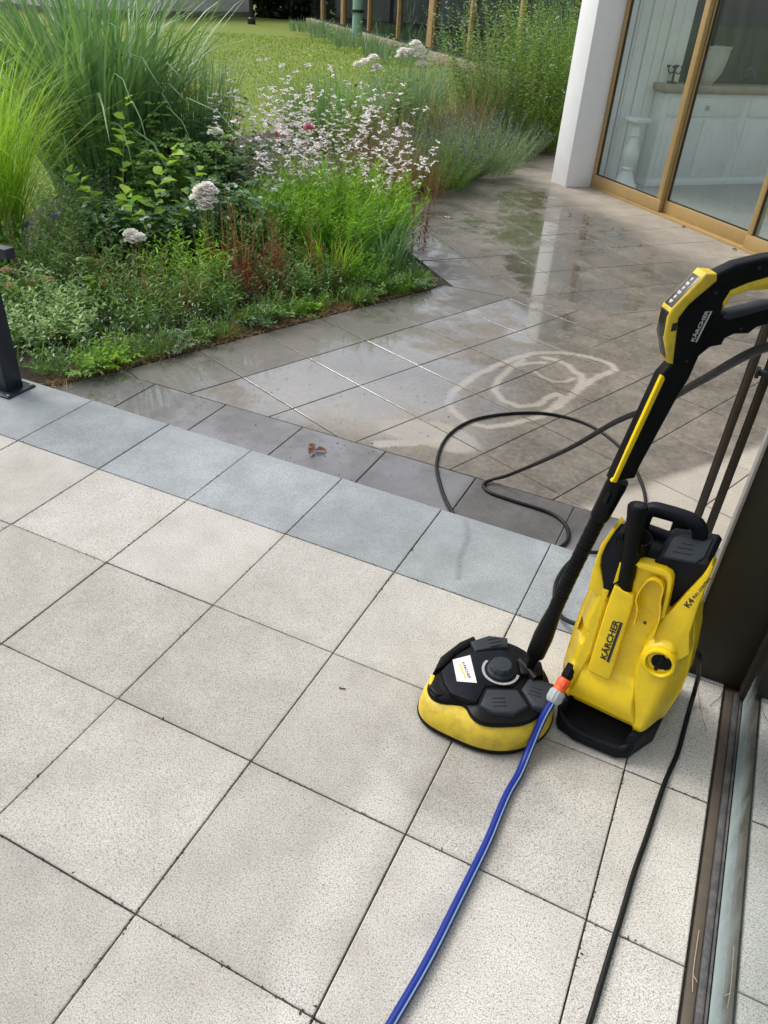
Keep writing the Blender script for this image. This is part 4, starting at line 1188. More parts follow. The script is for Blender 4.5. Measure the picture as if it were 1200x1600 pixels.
gun = gb_.done('spray_gun', 'black', su, ang=50)
# rear bridge of the grip
b = B(); b.prism([(0.196, 1.035), (0.222, 1.035), (0.236, 1.06), (0.236, 1.12), (0.222, 1.145), (0.198, 1.135), (0.210, 1.11), (0.210, 1.06)], GF, -0.013, 0.013, 0.005, 3); b.done('grip_bridge', 'black', gun)
# display ring, yellow, and screen
ring = [(-0.0346, 0.9468), (-0.0585, 0.9990), (-0.0621, 1.0400), (-0.0591, 1.0548), (-0.0175, 1.1132), (-0.0114, 1.1213), (0.0102, 1.1204), (0.0145, 1.1076), (-0.0272, 1.0621), (-0.0396, 1.0369), (-0.0336, 1.0032), (-0.0232, 0.9440)]
b = B(); b.prism(ring, GF, -0.0195, 0.0195, 0.005, 3); b.done('display_trim', 'dirty_yellow', gun, ang=50)
def gp3(s, z, n): return Vector((G0.x, G0.y, 0)) + gh * s + Vector((0, 0, z)) + gn * n
# display faces look out over the front edges of the ring
def facebox(p0, p1, w, out0, out1, mat, name, par, bev=0.002):
    a = gp3(p0[0], p0[1], 0); c = gp3(p1[0], p1[1], 0)
    d = (c - a); L = d.length; d.normalize(); nn = d.cross(gn); 
    if nn.dot(gh) > 0: nn = -nn
    mid = (a + c) / 2
    m = frame_mtx(mid + nn * ((out0 + out1) / 2), d, gn, nn)
    b = B(); b.box((0, 0, 0), (1, 1, 1)); 
    bmesh.ops.delete(b.bm, geom=b.bm.verts[:], context='VERTS')
    b.box(mid + nn * ((out0 + out1) / 2), (L, w, out1 - out0), bev, mat=frame_mtx((0, 0, 0), d, gn, nn).to_3x3().to_4x4())
    return b.done(name, mat, par), m, nn, d, mid
dspl, _m, nn1, d1, mid1 = facebox((-0.0180, 1.1125), (-0.0585, 1.0555), 0.030, -0.004, 0.0012, 'screen', 'display', gun)
facebox((-0.0618, 1.0480), (-0.0590, 1.0000), 0.030, -0.004, 0.0012, 'screen', 'display', gun)
facebox((-0.0590, 1.0010), (-0.0370, 0.9540), 0.028, -0.004, 0.0012, 'screen', 'display', gun)
for k, (wd, tt) in enumerate(((0.006, 'A'), (0.010, 'B'), (0.006, 'A'), (0.010, 'B'), (0.006, 'C'), (0.009, 'C'))):
    c = mid1 + d1 * (-0.025 + k * 0.010) + nn1 * 0.0016
    b = B(); b.box(c, (0.0055, wd, 0.0006), 0, mat=frame_mtx((0, 0, 0), d1, gn, nn1).to_3x3().to_4x4()); b.box(c + d1 * 0.004, (0.0012, wd * 0.6, 0.0006), 0, mat=frame_mtx((0, 0, 0), d1, gn, nn1).to_3x3().to_4x4()); b.done('display_symbol', 'silver', dspl, smooth=False)
# small plus-minus mark on trim
b = B(); b.prism([(-0.0500, 1.012), (-0.0390, 1.014), (-0.0400, 1.030), (-0.0500, 1.028)], GF, 0.0190, 0.0198); b.prism([(-0.0485, 1.0140), (-0.0405, 1.0155), (-0.0413, 1.0280), (-0.0485, 1.0265)], GF, 0.0196, 0.0201); b.done('trim_mark', 'ink', gun, smooth=False)
# yellow strip on the barrel and yellow grip lining, grey trigger
b = B(); b.prism([(-0.0405, 0.921), (-0.0345, 0.919), (-0.0310, 0.913), (-0.0725, 0.673), (-0.0850, 0.676), (-0.0810, 0.686)], GF, 0.008, 0.0180, 0.002); b.done('barrel_strip', 'yellow', gun)
b = B(); b.prism([(0.2150, 1.1120), (0.1600, 1.1235), (0.1154, 1.1150), (0.0775, 1.1030), (0.0480, 1.0900), (0.0400, 1.0662), (0.0470, 1.0540), (0.0525, 1.0780), (0.0834, 1.0895), (0.1217, 1.0915), (0.1600, 1.0990), (0.2100, 1.0980)], GF, -0.0120, 0.0175, 0.003); b.done('grip_lining', 'dirty_yellow', gun)
b = B(); b.prism([(0.0500, 1.0370), (0.0560, 1.0465), (0.1324, 1.0650), (0.2050, 1.0680), (0.2050, 1.0560), (0.1361, 1.0545), (0.0640, 1.0330)], GF, -0.010, 0.0185, 0.003); b.done('trigger', 'grey', gun)
tx = gp3(0.0060, 0.9905, 0.0163); tdir = (gh * 0.19 + Vector((0, 0, 1)) * 0.98).normalized(); tup = gn.cross(tdir)
lettering('KÄRCHER', 0.0100, frame_mtx(tx, tdir, tup, gn), 'silver', gun, False, 0.03, width=0.062)
b = B(); b.prism([(0, -0.0065), (0.062, -0.0065), (0.062, -0.0032), (0, -0.0032)], (tx, tdir, tup, gn), -0.0004, 0.0005); b.done('lettering_bar', 'silver', gun, smooth=False)
for s_, z_ in ((0.004, 0.950), (0.020, 1.085), (0.090, 1.132), (0.095, 1.016)):
    b = B(); b.lathe([(0.0030, 0), (0.0030, 0.0012)], frame_mtx(gp3(s_, z_, 0.0155), gh, Vector((0, 0, 1)), gn), 12); b.done('screw', 'ink', gun)

# ------------------------------------------------------------------ hoses and cord
def hose(name, pts, r, mat, label, cat, per=10, n=12, r2=None, till=60):
    P = catmull(pts, per)
    rs = [r2 + (r - r2) * min(1, i / till) for i in range(len(P))] if r2 else r
    b = B(); b.tube(P, rs, n)
    o = b.done(name, mat); props(o, label, cat); return o
HZ = -0.0735
hp = hose('high_pressure_hose', [gp3(0.232, 1.04, 0), gp3(0.245, 1.00, -0.03), (2.87, -0.80, 1.10), (2.778, -0.72, 1.047), (2.698, -0.5, 0.879), (2.619, -0.3, 0.712), (2.516, -0.12, 0.553), (2.403, 0.04, 0.366), (2.300, 0.18, 0.21), (2.195, 0.305, 0.065), (2.120, 0.370, -0.025), (2.068, 0.378, -0.062), (2.046, 0.342, HZ), (2.085, 0.303, HZ), (2.178, 0.293, HZ), (2.331, 0.285, HZ), (2.405, 0.235, HZ), (2.432, 0.15, HZ), (2.405, 0.075, HZ), (2.33, 0.035, HZ), (2.20, 0.022, HZ), (2.08, 0.040, HZ), (1.99, 0.125, HZ), (1.905, 0.245, HZ), (1.82, 0.41, HZ), (1.78, 0.634, HZ), (1.825, 0.833, HZ), (1.957, 0.988, HZ), (2.115, 1.078, HZ), (2.297, 1.067, HZ), (2.455, 0.949, HZ), (2.56, 0.78, HZ), (2.64, 0.55, HZ), (2.64, 0.30, HZ), (2.57, 0.12, -0.05), (2.50, -0.03, 0.012), (2.47, -0.20, 0.0085), (2.52, -0.36, 0.02), (2.62, -0.44, 0.08), (2.69, -0.47, 0.13)], 0.0068, 'hoseblk', 'thin black high pressure hose looping over the wet patio up to the gun', 'hose', r2=0.0100, till=95)
# blue garden hose with connector
bh = thing('garden_hose', (2.57, -1.1, 0), 0, 'blue garden hose with a pale stripe running forward from the washer inlet', 'hose')
iw = Matrix.Translation(WO) @ Matrix.Rotation(WR, 4, 'Z')
iD2 = (iw.to_3x3() @ iD).normalized()
iP = iw @ i0
cn = frame_mtx(iP, *( (lambda u: (u, iD2.cross(u)))(iD2.cross(Vector((0, 0, 1))).normalized()) ), iD2)
b = B(); b.lathe([(0.0135, 0.018), (0.0160, 0.022), (0.0165, 0.030), (0.0150, 0.040), (0.0160, 0.046), (0.0160, 0.052)], cn, 28); b.box(cn @ Vector((0.0, 0.0, 0.034)), (0.020, 0.032, 0.014), 0.003, mat=cn.to_3x3().to_4x4()); b.done('connector', 'orange', bh)
b = B(); b.lathe([(0.0150, 0.050), (0.0190, 0.056), (0.0190, 0.074), (0.0160, 0.082), (0.0125, 0.085)], cn, 28, fn=lambda a, z: 1 + 0.05 * math.cos(12 * a)); b.done('connector_nut', 'pale_grey', bh)
e0 = cn @ Vector((0, 0, 0.080)); e1_ = cn @ Vector((0, 0, 0.125))
HB = [e0, e1_, (2.582, -0.850, 0.052), (2.579, -0.893, 0.022), (2.577, -0.945, 0.0115), (2.570, -1.002, 0.011), (2.568, -1.06, 0.011), (2.567, -1.146, 0.011), (2.558, -1.277, 0.011), (2.547, -1.42, 0.011), (2.53, -1.549, 0.011), (2.505, -1.72, 0.011), (2.47, -1.95, 0.011), (2.43, -2.2, 0.011)]
PB = catmull(HB, 10)
b = B(); b.tube(PB, 0.0098, 20); b.done('hose_wall', 'hoseblue', bh)
b = B()
st = []
for i, p in enumerate(PB):
    t = (PB[min(i + 1, len(PB) - 1)] - PB[max(i - 1, 0)]).normalized()
    sd_ = t.cross(Vector((0, 0, 1))).normalized(); u3 = sd_.cross(t)
    a = rad(128)
    st.append(p + (sd_ * math.cos(a) + u3 * math.sin(a)) * 0.0082)
b.tube(st, 0.0024, 8); b.done('stripe', 'hosestripe', bh)
hose('power_cord', [iw @ Vector((0.118, 0.03, 0.27)), iw @ Vector((0.148, 0.020, 0.255)), (2.902, -0.545, 0.15), (2.915, -0.50, 0.05), (2.917, -0.53, 0.0062), (2.913, -0.62, 0.0062), (2.908, -0.70, 0.0062), (2.894, -0.789, 0.0062), (2.885, -0.88, 0.0062), (2.878, -0.964, 0.0062), (2.868, -1.06, 0.0062), (2.863, -1.145, 0.0062), (2.855, -1.26, 0.0062), (2.847, -1.386, 0.0062), (2.83, -1.60, 0.0062), (2.80, -1.9, 0.0062)], 0.0060, 'hoseblk', 'thin black power cord trailing from the pressure washer along the window side', 'cord')
# ------------------------------------------------------------------ foliage tools
class FM:
    def __init__(s): s.v = []; s.f = []; s.t = []; s.n = 0
    def add(s, verts, faces, tint):
        """verts (n,3), faces (m,4) int, tint (n,)"""
        s.v.append(verts.astype(np.float32)); s.f.append(faces.astype(np.int64) + s.n)
        s.t.append(np.broadcast_to(np.asarray(tint, np.float32), (len(verts),)).copy())
        s.n += len(verts)
    def build(s, name, mat, parent=None, smooth=False):
        V = np.concatenate(s.v); F = np.concatenate(s.f); Tt = np.concatenate(s.t)
        if parent is not None:
            V = V - np.array(parent.location, np.float32)
        me = bpy.data.meshes.new(name)
        me.vertices.add(len(V)); me.vertices.foreach_set('co', V.ravel())
        me.loops.add(F.size); me.loops.foreach_set('vertex_index', F.ravel().astype(np.int32))
        me.polygons.add(len(F)); me.polygons.foreach_set('loop_start', (np.arange(len(F)) * 4).astype(np.int32))
        me.polygons.foreach_set('loop_total', np.full(len(F), 4, np.int32))
        a = me.attributes.new('tint', 'FLOAT', 'POINT'); a.data.foreach_set('value', Tt)
        me.update(calc_edges=True)
        if smooth: me.polygons.foreach_set('use_smooth', [True] * len(me.polygons))
        return link(name, me, mat, parent, True)

def U_(a, b, n): return R_.uniform(a, b, n)
def disc(n, cx, cy, r, z=-0.06, e=1.0):
    a = U_(0, 6.283, n); q = np.sqrt(U_(0, 1, n)) * r
    return np.stack([cx + q * np.cos(a), cy + q * np.sin(a) * e, np.full(n, z)], 1)

def blades(fm, base, az, lean, bend, length, width, K=6, tint=None, fold=True):
    """arching ribbon leaves; all arguments are arrays of n"""
    n = len(base)
    s = np.linspace(0, 1, K + 1)
    th = lean[:, None] + bend[:, None] * s[None, :] ** 1.7
    dl = length[:, None] / K
    sm_ = (th[:, 1:] + th[:, :-1]) / 2
    r = np.concatenate([np.zeros((n, 1)), np.cumsum(np.sin(sm_) * dl, 1)], 1)
    z = np.concatenate([np.zeros((n, 1)), np.cumsum(np.cos(sm_) * dl, 1)], 1)
    ca, sa = np.cos(az)[:, None], np.sin(az)[:, None]
    C = np.stack([base[:, 0:1] + r * ca, base[:, 1:2] + r * sa, base[:, 2:3] + z], 2)
    tw = U_(-0.7, 0.7, n)
    w = width[:, None] * np.clip(np.minimum(0.35 + 3 * s, 1) * (1 - s ** 2.2) + 0.04, 0, 1)[None, :] * 0.5
    sx, sy = -np.sin(az + tw)[:, None], np.cos(az + tw)[:, None]
    S = np.stack([sx * w, sy * w, np.zeros_like(w)], 2)
    L = C - S; Rr = C + S
    V = np.stack([L, Rr], 2).reshape(n, (K + 1) * 2, 3)
    k = np.arange(K)
    f = np.stack([2 * k, 2 * k + 1, 2 * k + 3, 2 * k + 2], 1)
    F = (np.arange(n)[:, None, None] * ((K + 1) * 2) + f[None]).reshape(-1, 4)
    t = tint if tint is not None else U_(0, 1, n)
    fm.add(V.reshape(-1, 3), F, np.repeat(t, (K + 1) * 2))
    return C

def norm(a): return a / (np.linalg.norm(a, axis=-1, keepdims=True) + 1e-9)

def leaves(fm, P, D, L, W, tint=None, up=None, cup=0.18, wide=0.45):
    """pointed oval leaves with a midrib fold: base P, direction D"""
    n = len(P)
    D = norm(D)
    if up is None: up = np.tile(np.array([0, 0, 1.0]), (n, 1)) + R_.normal(0, 0.35, (n, 3))
    S = norm(np.cross(D, up)); Nn = np.cross(S, D)
    L = L[:, None]; W = W[:, None]
    base = P
    m1 = P + D * L * wide - Nn * L * 0.02
    tip = P + D * L - Nn * L * 0.16
    l1 = P + D * L * wide * 0.9 + S * W * 0.5 + Nn * W * cup
    r1 = P + D * L * wide * 0.9 - S * W * 0.5 + Nn * W * cup
    l2 = P + D * L * (wide + 0.3) + S * W * 0.33 + Nn * W * (cup * 0.6) - Nn * L * 0.06
    r2 = P + D * L * (wide + 0.3) - S * W * 0.33 + Nn * W * (cup * 0.6) - Nn * L * 0.06
    V = np.stack([base, l1, l2, tip, r2, r1, m1], 1)
    f = np.array([[0, 6, 2, 1], [6, 3, 3, 2], [0, 5, 4, 6], [6, 4, 3, 3]])
    f = np.array([[0, 6, 2, 1], [6, 3, 2, 2], [0, 5, 4, 6], [6, 4, 3, 3]])
    # use quads only (degenerate ones replaced by fans through the midrib)
    f = np.array([[0, 6, 2, 1], [0, 5, 4, 6], [2, 6, 4, 3]])
    F = (np.arange(n)[:, None, None] * 7 + f[None]).reshape(-1, 4)
    t = tint if tint is not None else U_(0, 1, n)
    fm.add(V.reshape(-1, 3), F, np.repeat(t, 7))

def stems(fm, base, az, lean, bend, length, r=0.002, K=5, tint=None):
    return blades(fm, base, az, lean, bend, length, np.full(len(base), r * 2), K=K, tint=tint)

def along(C, m, lo=0.15, hi=1.0):
    """m points along each centreline C (n,K+1,3); returns points, tangents, parameter, stem index"""
    n, k, _ = C.shape
    t = np.tile(np.linspace(lo, hi, m), (n, 1)) + R_.uniform(-0.5, 0.5, (n, m)) * (hi - lo) / m
    t = np.clip(t, 0, 0.999)
    x = t * (k - 1); i = x.astype(int); f = (x - i)[..., None]
    idx = np.arange(n)[:, None]
    A, Bp = C[idx, i], C[idx, i + 1]
    return (A + (Bp - A) * f).reshape(-1, 3), norm(Bp - A).reshape(-1, 3), t.reshape(-1), np.repeat(np.arange(n), m)

def stem_leaves(fm, C, m, L, W, out=0.9, lo=0.12, hi=1.0, taper=0.5, tint=None, droop=0.0):
    P, Tn, t, si = along(C, m, lo, hi)
    k = len(P)
    a = (np.arange(k) * 2.39996) + U_(-0.4, 0.4, k)
    side = np.stack([np.cos(a), np.sin(a), np.zeros(k)], 1)
    D = norm(Tn * (1.0 - out * 0.6) + side * out + np.array([0, 0, -droop]))
    sc_ = (1 - taper * t) * U_(0.7, 1.25, k)
    leaves(fm, P, D, L * sc_, W * sc_, tint=tint)

def star_flowers(fm, P, size, npet=4, flat=0.5, tint=None, width=0.5):
    n = len(P)
    for q in range(npet):
        a = 2 * math.pi * q / npet + U_(-0.2, 0.2, n)
        D = np.stack([np.cos(a), np.sin(a), U_(-0.2, flat, n)], 1) + R_.normal(0, 0.25, (n, 3))
        s = size * U_(0.75, 1.2, n)
        leaves(fm, P, D, s, s * width, tint=tint, cup=0.1, wide=0.55)

def rose(fm, P, r):
    """cupped double bloom"""
    for layer, (m, rr, el, dz) in enumerate(((6, 1.05, 0.10, -0.15), (5, 1.0, 0.55, -0.15), (5, 0.9, 0.95, -0.1), (4, 0.75, 1.25, -0.05), (3, 0.62, 1.45, 0.0))):
        a = np.arange(m) * 2 * math.pi / m + layer * 0.5 + U_(-0.2, 0.2, m)
        D = np.stack([np.cos(a) * math.cos(el), np.sin(a) * math.cos(el), np.full(m, math.sin(el))], 1)
        H_ = np.stack([np.cos(a), np.sin(a), np.zeros(m)], 1)
        base = np.tile(np.array(P), (m, 1)) + H_ * r * 0.15 * (5 - layer) / 5 + np.array([0, 0, r * dz])
        leaves(fm, base, D, np.full(m, r * rr), np.full(m, r * rr * 1.45), cup=0.16, wide=0.66, up=-H_ * 0.7 + np.array([0, 0, 1.0]), tint=np.clip(U_(0.0, 0.6, m) + 0.1 * layer, 0, 1))

def plant(name, x, y, label, cat, parts, group=None, z=-0.06):
    t = thing(name, (x, y, z), 0, label, cat, group)
    for nm, fm, mt in parts:
        if fm.n: fm.build(nm, mt, t)
    return t

# ------------------------------------------------------------------ ornamental grasses
def grass_clump(x, y, r, n, h, w, mat, label, lean=(0.02, 0.5), bend=(0.3, 1.9), hz=(0.6, 1.0), name='grass_clump', K=7, cat='grass', e=1.0, tmean=None):
    fm = FM()
    base = disc(n, x, y, r, e=e)
    az = np.arctan2(base[:, 1] - y, base[:, 0] - x) + R_.normal(0, 0.8, n)
    ln_ = U_(hz[0], hz[1], n) * h
    lean_ = U_(*lean, n) * (0.4 + 0.6 * np.hypot(base[:, 0] - x, base[:, 1] - y) / r)
    blades(fm, base, az, lean_, U_(*bend, n) * U_(0.3, 1, n), ln_, U_(0.6, 1.2, n) * w, K=K, tint=tmean)
    return plant(name, x, y, label, cat, [('foliage', fm, mat)])

grass_clump(-1.55, 1.15, 0.22, 1050, 1.55, 0.008, 'miscY', 'fine yellow-green fountain grass, tall clump at the far left', bend=(0.5, 2.4))
grass_clump(-2.05, 2.80, 0.36, 760, 2.0, 0.030, 'miscB', 'tall blue-green arching grass, the biggest clump left of the roses', bend=(0.3, 3.0), lean=(0.0, 0.45))
grass_clump(-1.55, 3.25, 0.26, 520, 1.25, 0.012, 'miscB', 'narrow blue-green upright grass between the big clump and the yellow blooms', bend=(0.1, 1.2), lean=(0.0, 0.3))
grass_clump(-1.75, 6.0, 0.45, 700, 0.95, 0.012, 'miscB', 'distant blue-green grass tuft in front of the pale green post', bend=(0.4, 2.0))
grass_clump(-1.6, 7.6, 0.4, 500, 1.05, 0.010, 'greyg', 'wispy grey-green grass tuft at the back of the bed near the lawn', bend=(0.2, 1.4))
grass_clump(0.55, 2.45, 0.16, 150, 0.50, 0.011, 'miscB', 'small arching green grass tuft at the corner of the bed', bend=(0.8, 2.4), hz=(0.5, 1.0))
grass_clump(0.40, 2.15, 0.16, 130, 0.42, 0.009, 'bright', 'small light green grass tuft left of the bed corner', bend=(0.6, 2.2))

# ------------------------------------------------------------------ bright leafy clump and gaura
def leafy_bush(x, y, r, n, h, m, L, W, mat, label, name='leafy_plant', cat='plant', smat='stem', lean=(0.0, 0.5), bend=(-0.1, 0.5), out=0.8, hz=(0.6, 1.05), e=1.0, taper=0.35, lo=0.1, extra=None, droop=0.0, sr=0.002):
    fs, fl = FM(), FM()
    base = disc(n, x, y, r * 0.75, e=e)
    az = np.arctan2(base[:, 1] - y, base[:, 0] - x) + R_.normal(0, 0.5, n)
    rr = np.hypot(base[:, 0] - x, (base[:, 1] - y) / e) / (r * 0.75)
    C = stems(fs, base, az, lean[0] + (lean[1] - lean[0]) * rr, U_(*bend, n), U_(*hz, n) * h * (1 - 0.25 * rr ** 2), r=sr)
    stem_leaves(fl, C, m, L, W, out=out, lo=lo, taper=taper, droop=droop, tint=np.clip(np.repeat(U_(0, 0.7, n), m) + U_(0, 0.3, n * m), 0, 1))
    parts = [('stem', fs, smat), ('foliage', fl, mat)]
    if extra: parts += extra(C)
    return plant(name, x, y, label, cat, parts)

leafy_bush(0.12, 2.72, 0.50, 420, 0.62, 26, 0.075, 0.014, 'bright', 'broad bright green clump of narrow leaves under the pink and white blooms', lean=(0.0, 0.55), out=0.6)
leafy_bush(-0.12, 2.35, 0.30, 160, 0.50, 22, 0.070, 0.014, 'bright', 'light green narrow-leaved clump left of the broad bright clump', lean=(0.0, 0.5), out=0.6)

def gaura(x, y, r, n, h, label, hz=(0.7, 1.0), fl_from=0.66, lean=(0.05, 0.5)):
    def ex(C):
        ff, fb_ = FM(), FM()
        P, Tn, t, si = along(C, 9, fl_from, 1.0)
        keep = R_.uniform(0, 1, len(P)) < 0.62
        P = P[keep]
        P = P + R_.normal(0, 0.010, P.shape)
        star_flowers(ff, P, np.full(len(P), 0.026), 4, 0.6, width=0.66)
        leaves(fb_, P, R_.normal(0, 1, P.shape) + np.array([0, 0, 0.6]), U_(0.010, 0.018, len(P)), np.full(len(P), 0.004))
        return [('blooms', ff, 'gpetal'), ('buds', fb_, 'pink')]
    return leafy_bush(x, y, r, n, h, 12, 0.045, 0.008, 'mid', label, name='gaura', cat='flowering plant', smat='bstem', lean=lean, bend=(0.0, 0.5), out=0.7, hz=hz, extra=ex)
gaura(-0.60, 2.85, 0.36, 46, 1.12, 'airy plant with small white blooms on thin stems, right of the white rose cluster')
gaura(-0.45, 3.55, 0.40, 60, 1.22, 'tall airy plant with many blush white blooms in the middle of the bed')
gaura(-0.10, 3.05, 0.34, 40, 1.10, 'airy plant with pinkish white blooms over the bright green clump')
gaura(0.22, 3.15, 0.26, 22, 0.80, 'small airy plant with white blooms beside the brown stems')

# pink blooms
for px_, py_, pz_, lab in ((-0.30, 2.95, 0.66, 'single deep pink bloom on a green stem, right of its paler neighbour'), (-0.46, 2.80, 0.60, 'small pink flower bud on a green stem, lower left of the pink bloom')):
    fs, ff, fl = FM(), FM(), FM()
    bb = np.array([[px_, py_, -0.06]])
    C = stems(fs, bb, np.array([0.3]), np.array([0.02]), np.array([0.05]), np.array([pz_ + 0.06]), r=0.003)
    stem_leaves(fl, C, 8, 0.06, 0.02)
    tp = C[0, -1]
    if pz_ > 0.63: rose(ff, tp, 0.034)
    else: leaves(ff, np.tile(tp, (9, 1)), R_.normal(0, 0.35, (9, 3)) + np.array([0, 0, 1.0]), np.full(9, 0.042), np.full(9, 0.022))
    plant('pink_flower', px_, py_, lab, 'flower', [('stem', fs, 'stem'), ('foliage', fl, 'mid'), ('bloom', ff, 'pink')])

# ------------------------------------------------------------------ roses
def rosebush(x, y, r, h, n, blooms, label, leafL=0.05, mat='dark'):
    fs, fl, ff = FM(), FM(), FM()
    base = disc(n, x, y, r * 0.5)
    az = U_(0, 6.28, n)
    C = stems(fs, base, az, U_(0.0, 0.55, n), U_(0.0, 0.8, n), U_(0.55, 1.0, n) * h, r=0.003)
    m = 14
    P, Tn, t, si = along(C, m, 0.15, 1.0)
    # compound leaves: five leaflets on a short rachis
    k = len(P)
    a = U_(0, 6.28, k)
    rd = norm(np.stack([np.cos(a), np.sin(a), U_(-0.2, 0.5, k)], 1))
    for q, (al, sd_) in enumerate(((0.35, 1), (0.35, -1), (0.68, 1), (0.68, -1), (1.0, 0))):
        sv = norm(np.cross(rd, np.array([0, 0, 1.0]))) * sd_
        leaves(fl, P + rd * leafL * 1.5 * al, rd + sv * 1.0, U_(0.8, 1.1, k) * leafL, U_(0.5, 0.65, k) * leafL)
    for bx, by, bz, br in blooms:
        st0 = np.array([[x + (bx - x) * 0.6, y + (by - y) * 0.6, -0.06]])
        d = np.array([bx, by, bz]) - st0[0]
        az_ = math.atan2(d[1], d[0]); hd = math.hypot(d[0], d[1])
        stems(fs, st0, np.array([az_]), np.array([math.atan2(hd, d[2])]), np.array([0.0]), np.array([np.linalg.norm(d)]), r=0.0035)
        rose(ff, (bx, by, bz), br)
    return plant('rose_bush', x, y, label, 'rose bush', [('stem', fs, 'stem'), ('foliage', fl, mat), ('blooms', ff, 'wpetal')])
cl = [(-0.207, 1.652, 0.45), (-0.235, 1.655, 0.475), (-0.172, 1.66, 0.475), (-0.20, 1.63, 0.415), (-0.165, 1.64, 0.430), (-0.245, 1.635, 0.435), (-0.20, 1.665, 0.495), (-0.185, 1.62, 0.395)]
rosebush(-0.42, 1.95, 0.42, 0.60, 34, [(a, b_, c_, 0.042) for a, b_, c_ in cl] + [(-0.764, 2.543, 0.62, 0.048)], 'dark-leaved rose bush carrying a cluster of creamy white blooms')
rosebush(-0.75, 1.55, 0.42, 0.46, 32, [(-0.46, 1.300, 0.235, 0.046), (-0.485, 1.31, 0.26, 0.040), (-0.425, 1.30, 0.25, 0.040)], 'low rose bush with one cream bloom near the ground, left of the white cluster')
rosebush(-1.05, 2.35, 0.45, 0.90, 30, [], 'dark-leaved rose bush without blooms in front of the tall blue-green grass', mat='mid')
rosebush(-0.95, 3.05, 0.38, 0.85, 22, [], 'dark glossy-leaved shrub left of the airy white blooms')
rosebush(-1.154, 6.617, 0.35, 0.85, 26, [(-1.154 + dx, 6.617 + dy, 0.92 + dz, 0.06) for dx, dy, dz in ((0, 0, 0), (0.1, 0.02, 0.04), (-0.08, 0, 0.0), (-0.12, 0.05, -0.05), (0.05, 0.03, 0.08), (0.12, 0, -0.02), (0.15, 0.0, -0.1))], 'distant rose bush with the topmost creamy white cluster, below the wide timber post', mat='mid')
rosebush(-0.997, 5.232, 0.35, 0.85, 26, [(-0.997 + dx, 5.232 + dy, 0.90 + dz, 0.05) for dx, dy, dz in ((0, 0, 0), (0.08, 0.02, 0.04), (-0.07, 0, -0.03), (0.10, 0.05, -0.04))], 'distant rose bush with a pale blush cluster, left of the topmost white one', mat='mid')

# broad bright climbing leaves over the roses
fl, fs = FM(), FM()
pts = []
for (bx, by, h0, az0) in ((-0.95, 1.75, 0.95, 1.9), (-0.75, 1.75, 0.75, 0.2), (-0.65, 1.55, 0.55, 5.2), (-0.9, 1.6, 0.60, 3.9), (-0.55, 1.75, 0.62, 0.9)):
    C = stems(fs, np.array([[bx, by, -0.06]]), np.array([az0]), np.array([0.12]), np.array([0.55]), np.array([h0]), r=0.003)
    stem_leaves(fl, C, 15, 0.10, 0.075, out=0.9, lo=0.25, taper=0.1)
plant('bindweed', -0.75, 1.7, 'climbing weed with broad heart-shaped lime leaves over the rose bushes', 'plant', [('stem', fs, 'stem'), ('foliage', fl, 'lime')])

# tall shoots with pale leaves
for i, (x, y, h, a, lab) in enumerate(((-1.05, 3.15, 1.28, 2.6, 'leftmost tall reddish shoot with pale yellow leaf pairs'), (-0.95, 4.0, 1.20, 1.2, 'second tall shoot with yellow leaf pairs, right of the leftmost one'), (-0.95, 4.5, 1.32, 2.0, 'tall shoot with yellow leaf pairs, left of the pale grass'), (-0.80, 4.6, 1.30, 1.4, 'tall budded shoot just right of its taller twin'), (-0.70, 5.1, 1.25, 1.0, 'tall budded shoot nearest the pale green post'))):
    fs, fl = FM(), FM()
    C = stems(fs, np.array([[x, y, -0.06]] * 3) + R_.normal(0, 0.02, (3, 3)) * np.array([1, 1, 0]), np.array([a, a + 0.5, a - 0.8]), np.array([0.02, 0.06, 0.05]), np.array([0.12, 0.2, 0.25]), np.array([h, h * 0.9, h * 0.75]), r=0.004)
    stem_leaves(fl, C, 22, 0.045, 0.024, out=1.0, lo=0.35, taper=0.2)
    plant('tall_shoot', x, y, lab, 'plant', [('stem', fs, 'red' if i == 0 else 'bstem'), ('foliage', fl, 'lime')], group='tall budded shoots')

# yellow flower
fs, fl, ff = FM(), FM(), FM()
C = stems(fs, disc(7, -1.675, 3.385, 0.06), U_(0, 6, 7), U_(0, 0.12, 7), U_(0, 0.2, 7), U_(0.75, 0.95, 7), r=0.003)
stem_leaves(fl, C, 12, 0.04, 0.012)
P, *_ = along(C, 8, 0.72, 1.0); star_flowers(ff, P + R_.normal(0, 0.015, P.shape), np.full(len(P), 0.022), 5, 0.6, width=0.6)
plant('yellow_flower', -1.675, 3.385, 'small spire of yellow blooms against the lawn', 'flower', [('stem', fs, 'stem'), ('foliage', fl, 'mid'), ('blooms', ff, 'ypetal')])
# violet flowers
for x, y, z, lab in ((-1.199, 1.401, 0.22, 'violet ragged bloom beside the yellow-green fountain grass'), (-1.30, 1.28, 0.18, 'smaller violet bloom half hidden by the yellow-green fountain grass')):
    fs, ff, fl = FM(), FM(), FM()
    C = stems(fs, np.array([[x, y, -0.06]]), np.array([0.3]), np.array([0.03]), np.array([0.1]), np.array([z + 0.06]), r=0.0025)
    stem_leaves(fl, C, 6, 0.06, 0.014)
    star_flowers(ff, np.tile(C[0, -1], (5, 1)) + R_.normal(0, 0.008, (5, 3)), np.full(5, 0.034), 7, 0.7, width=0.42)
    plant('violet_flower', x, y, lab, 'flower', [('stem', fs, 'stem'), ('foliage', fl, 'mid'), ('bloom', ff, 'violet')])

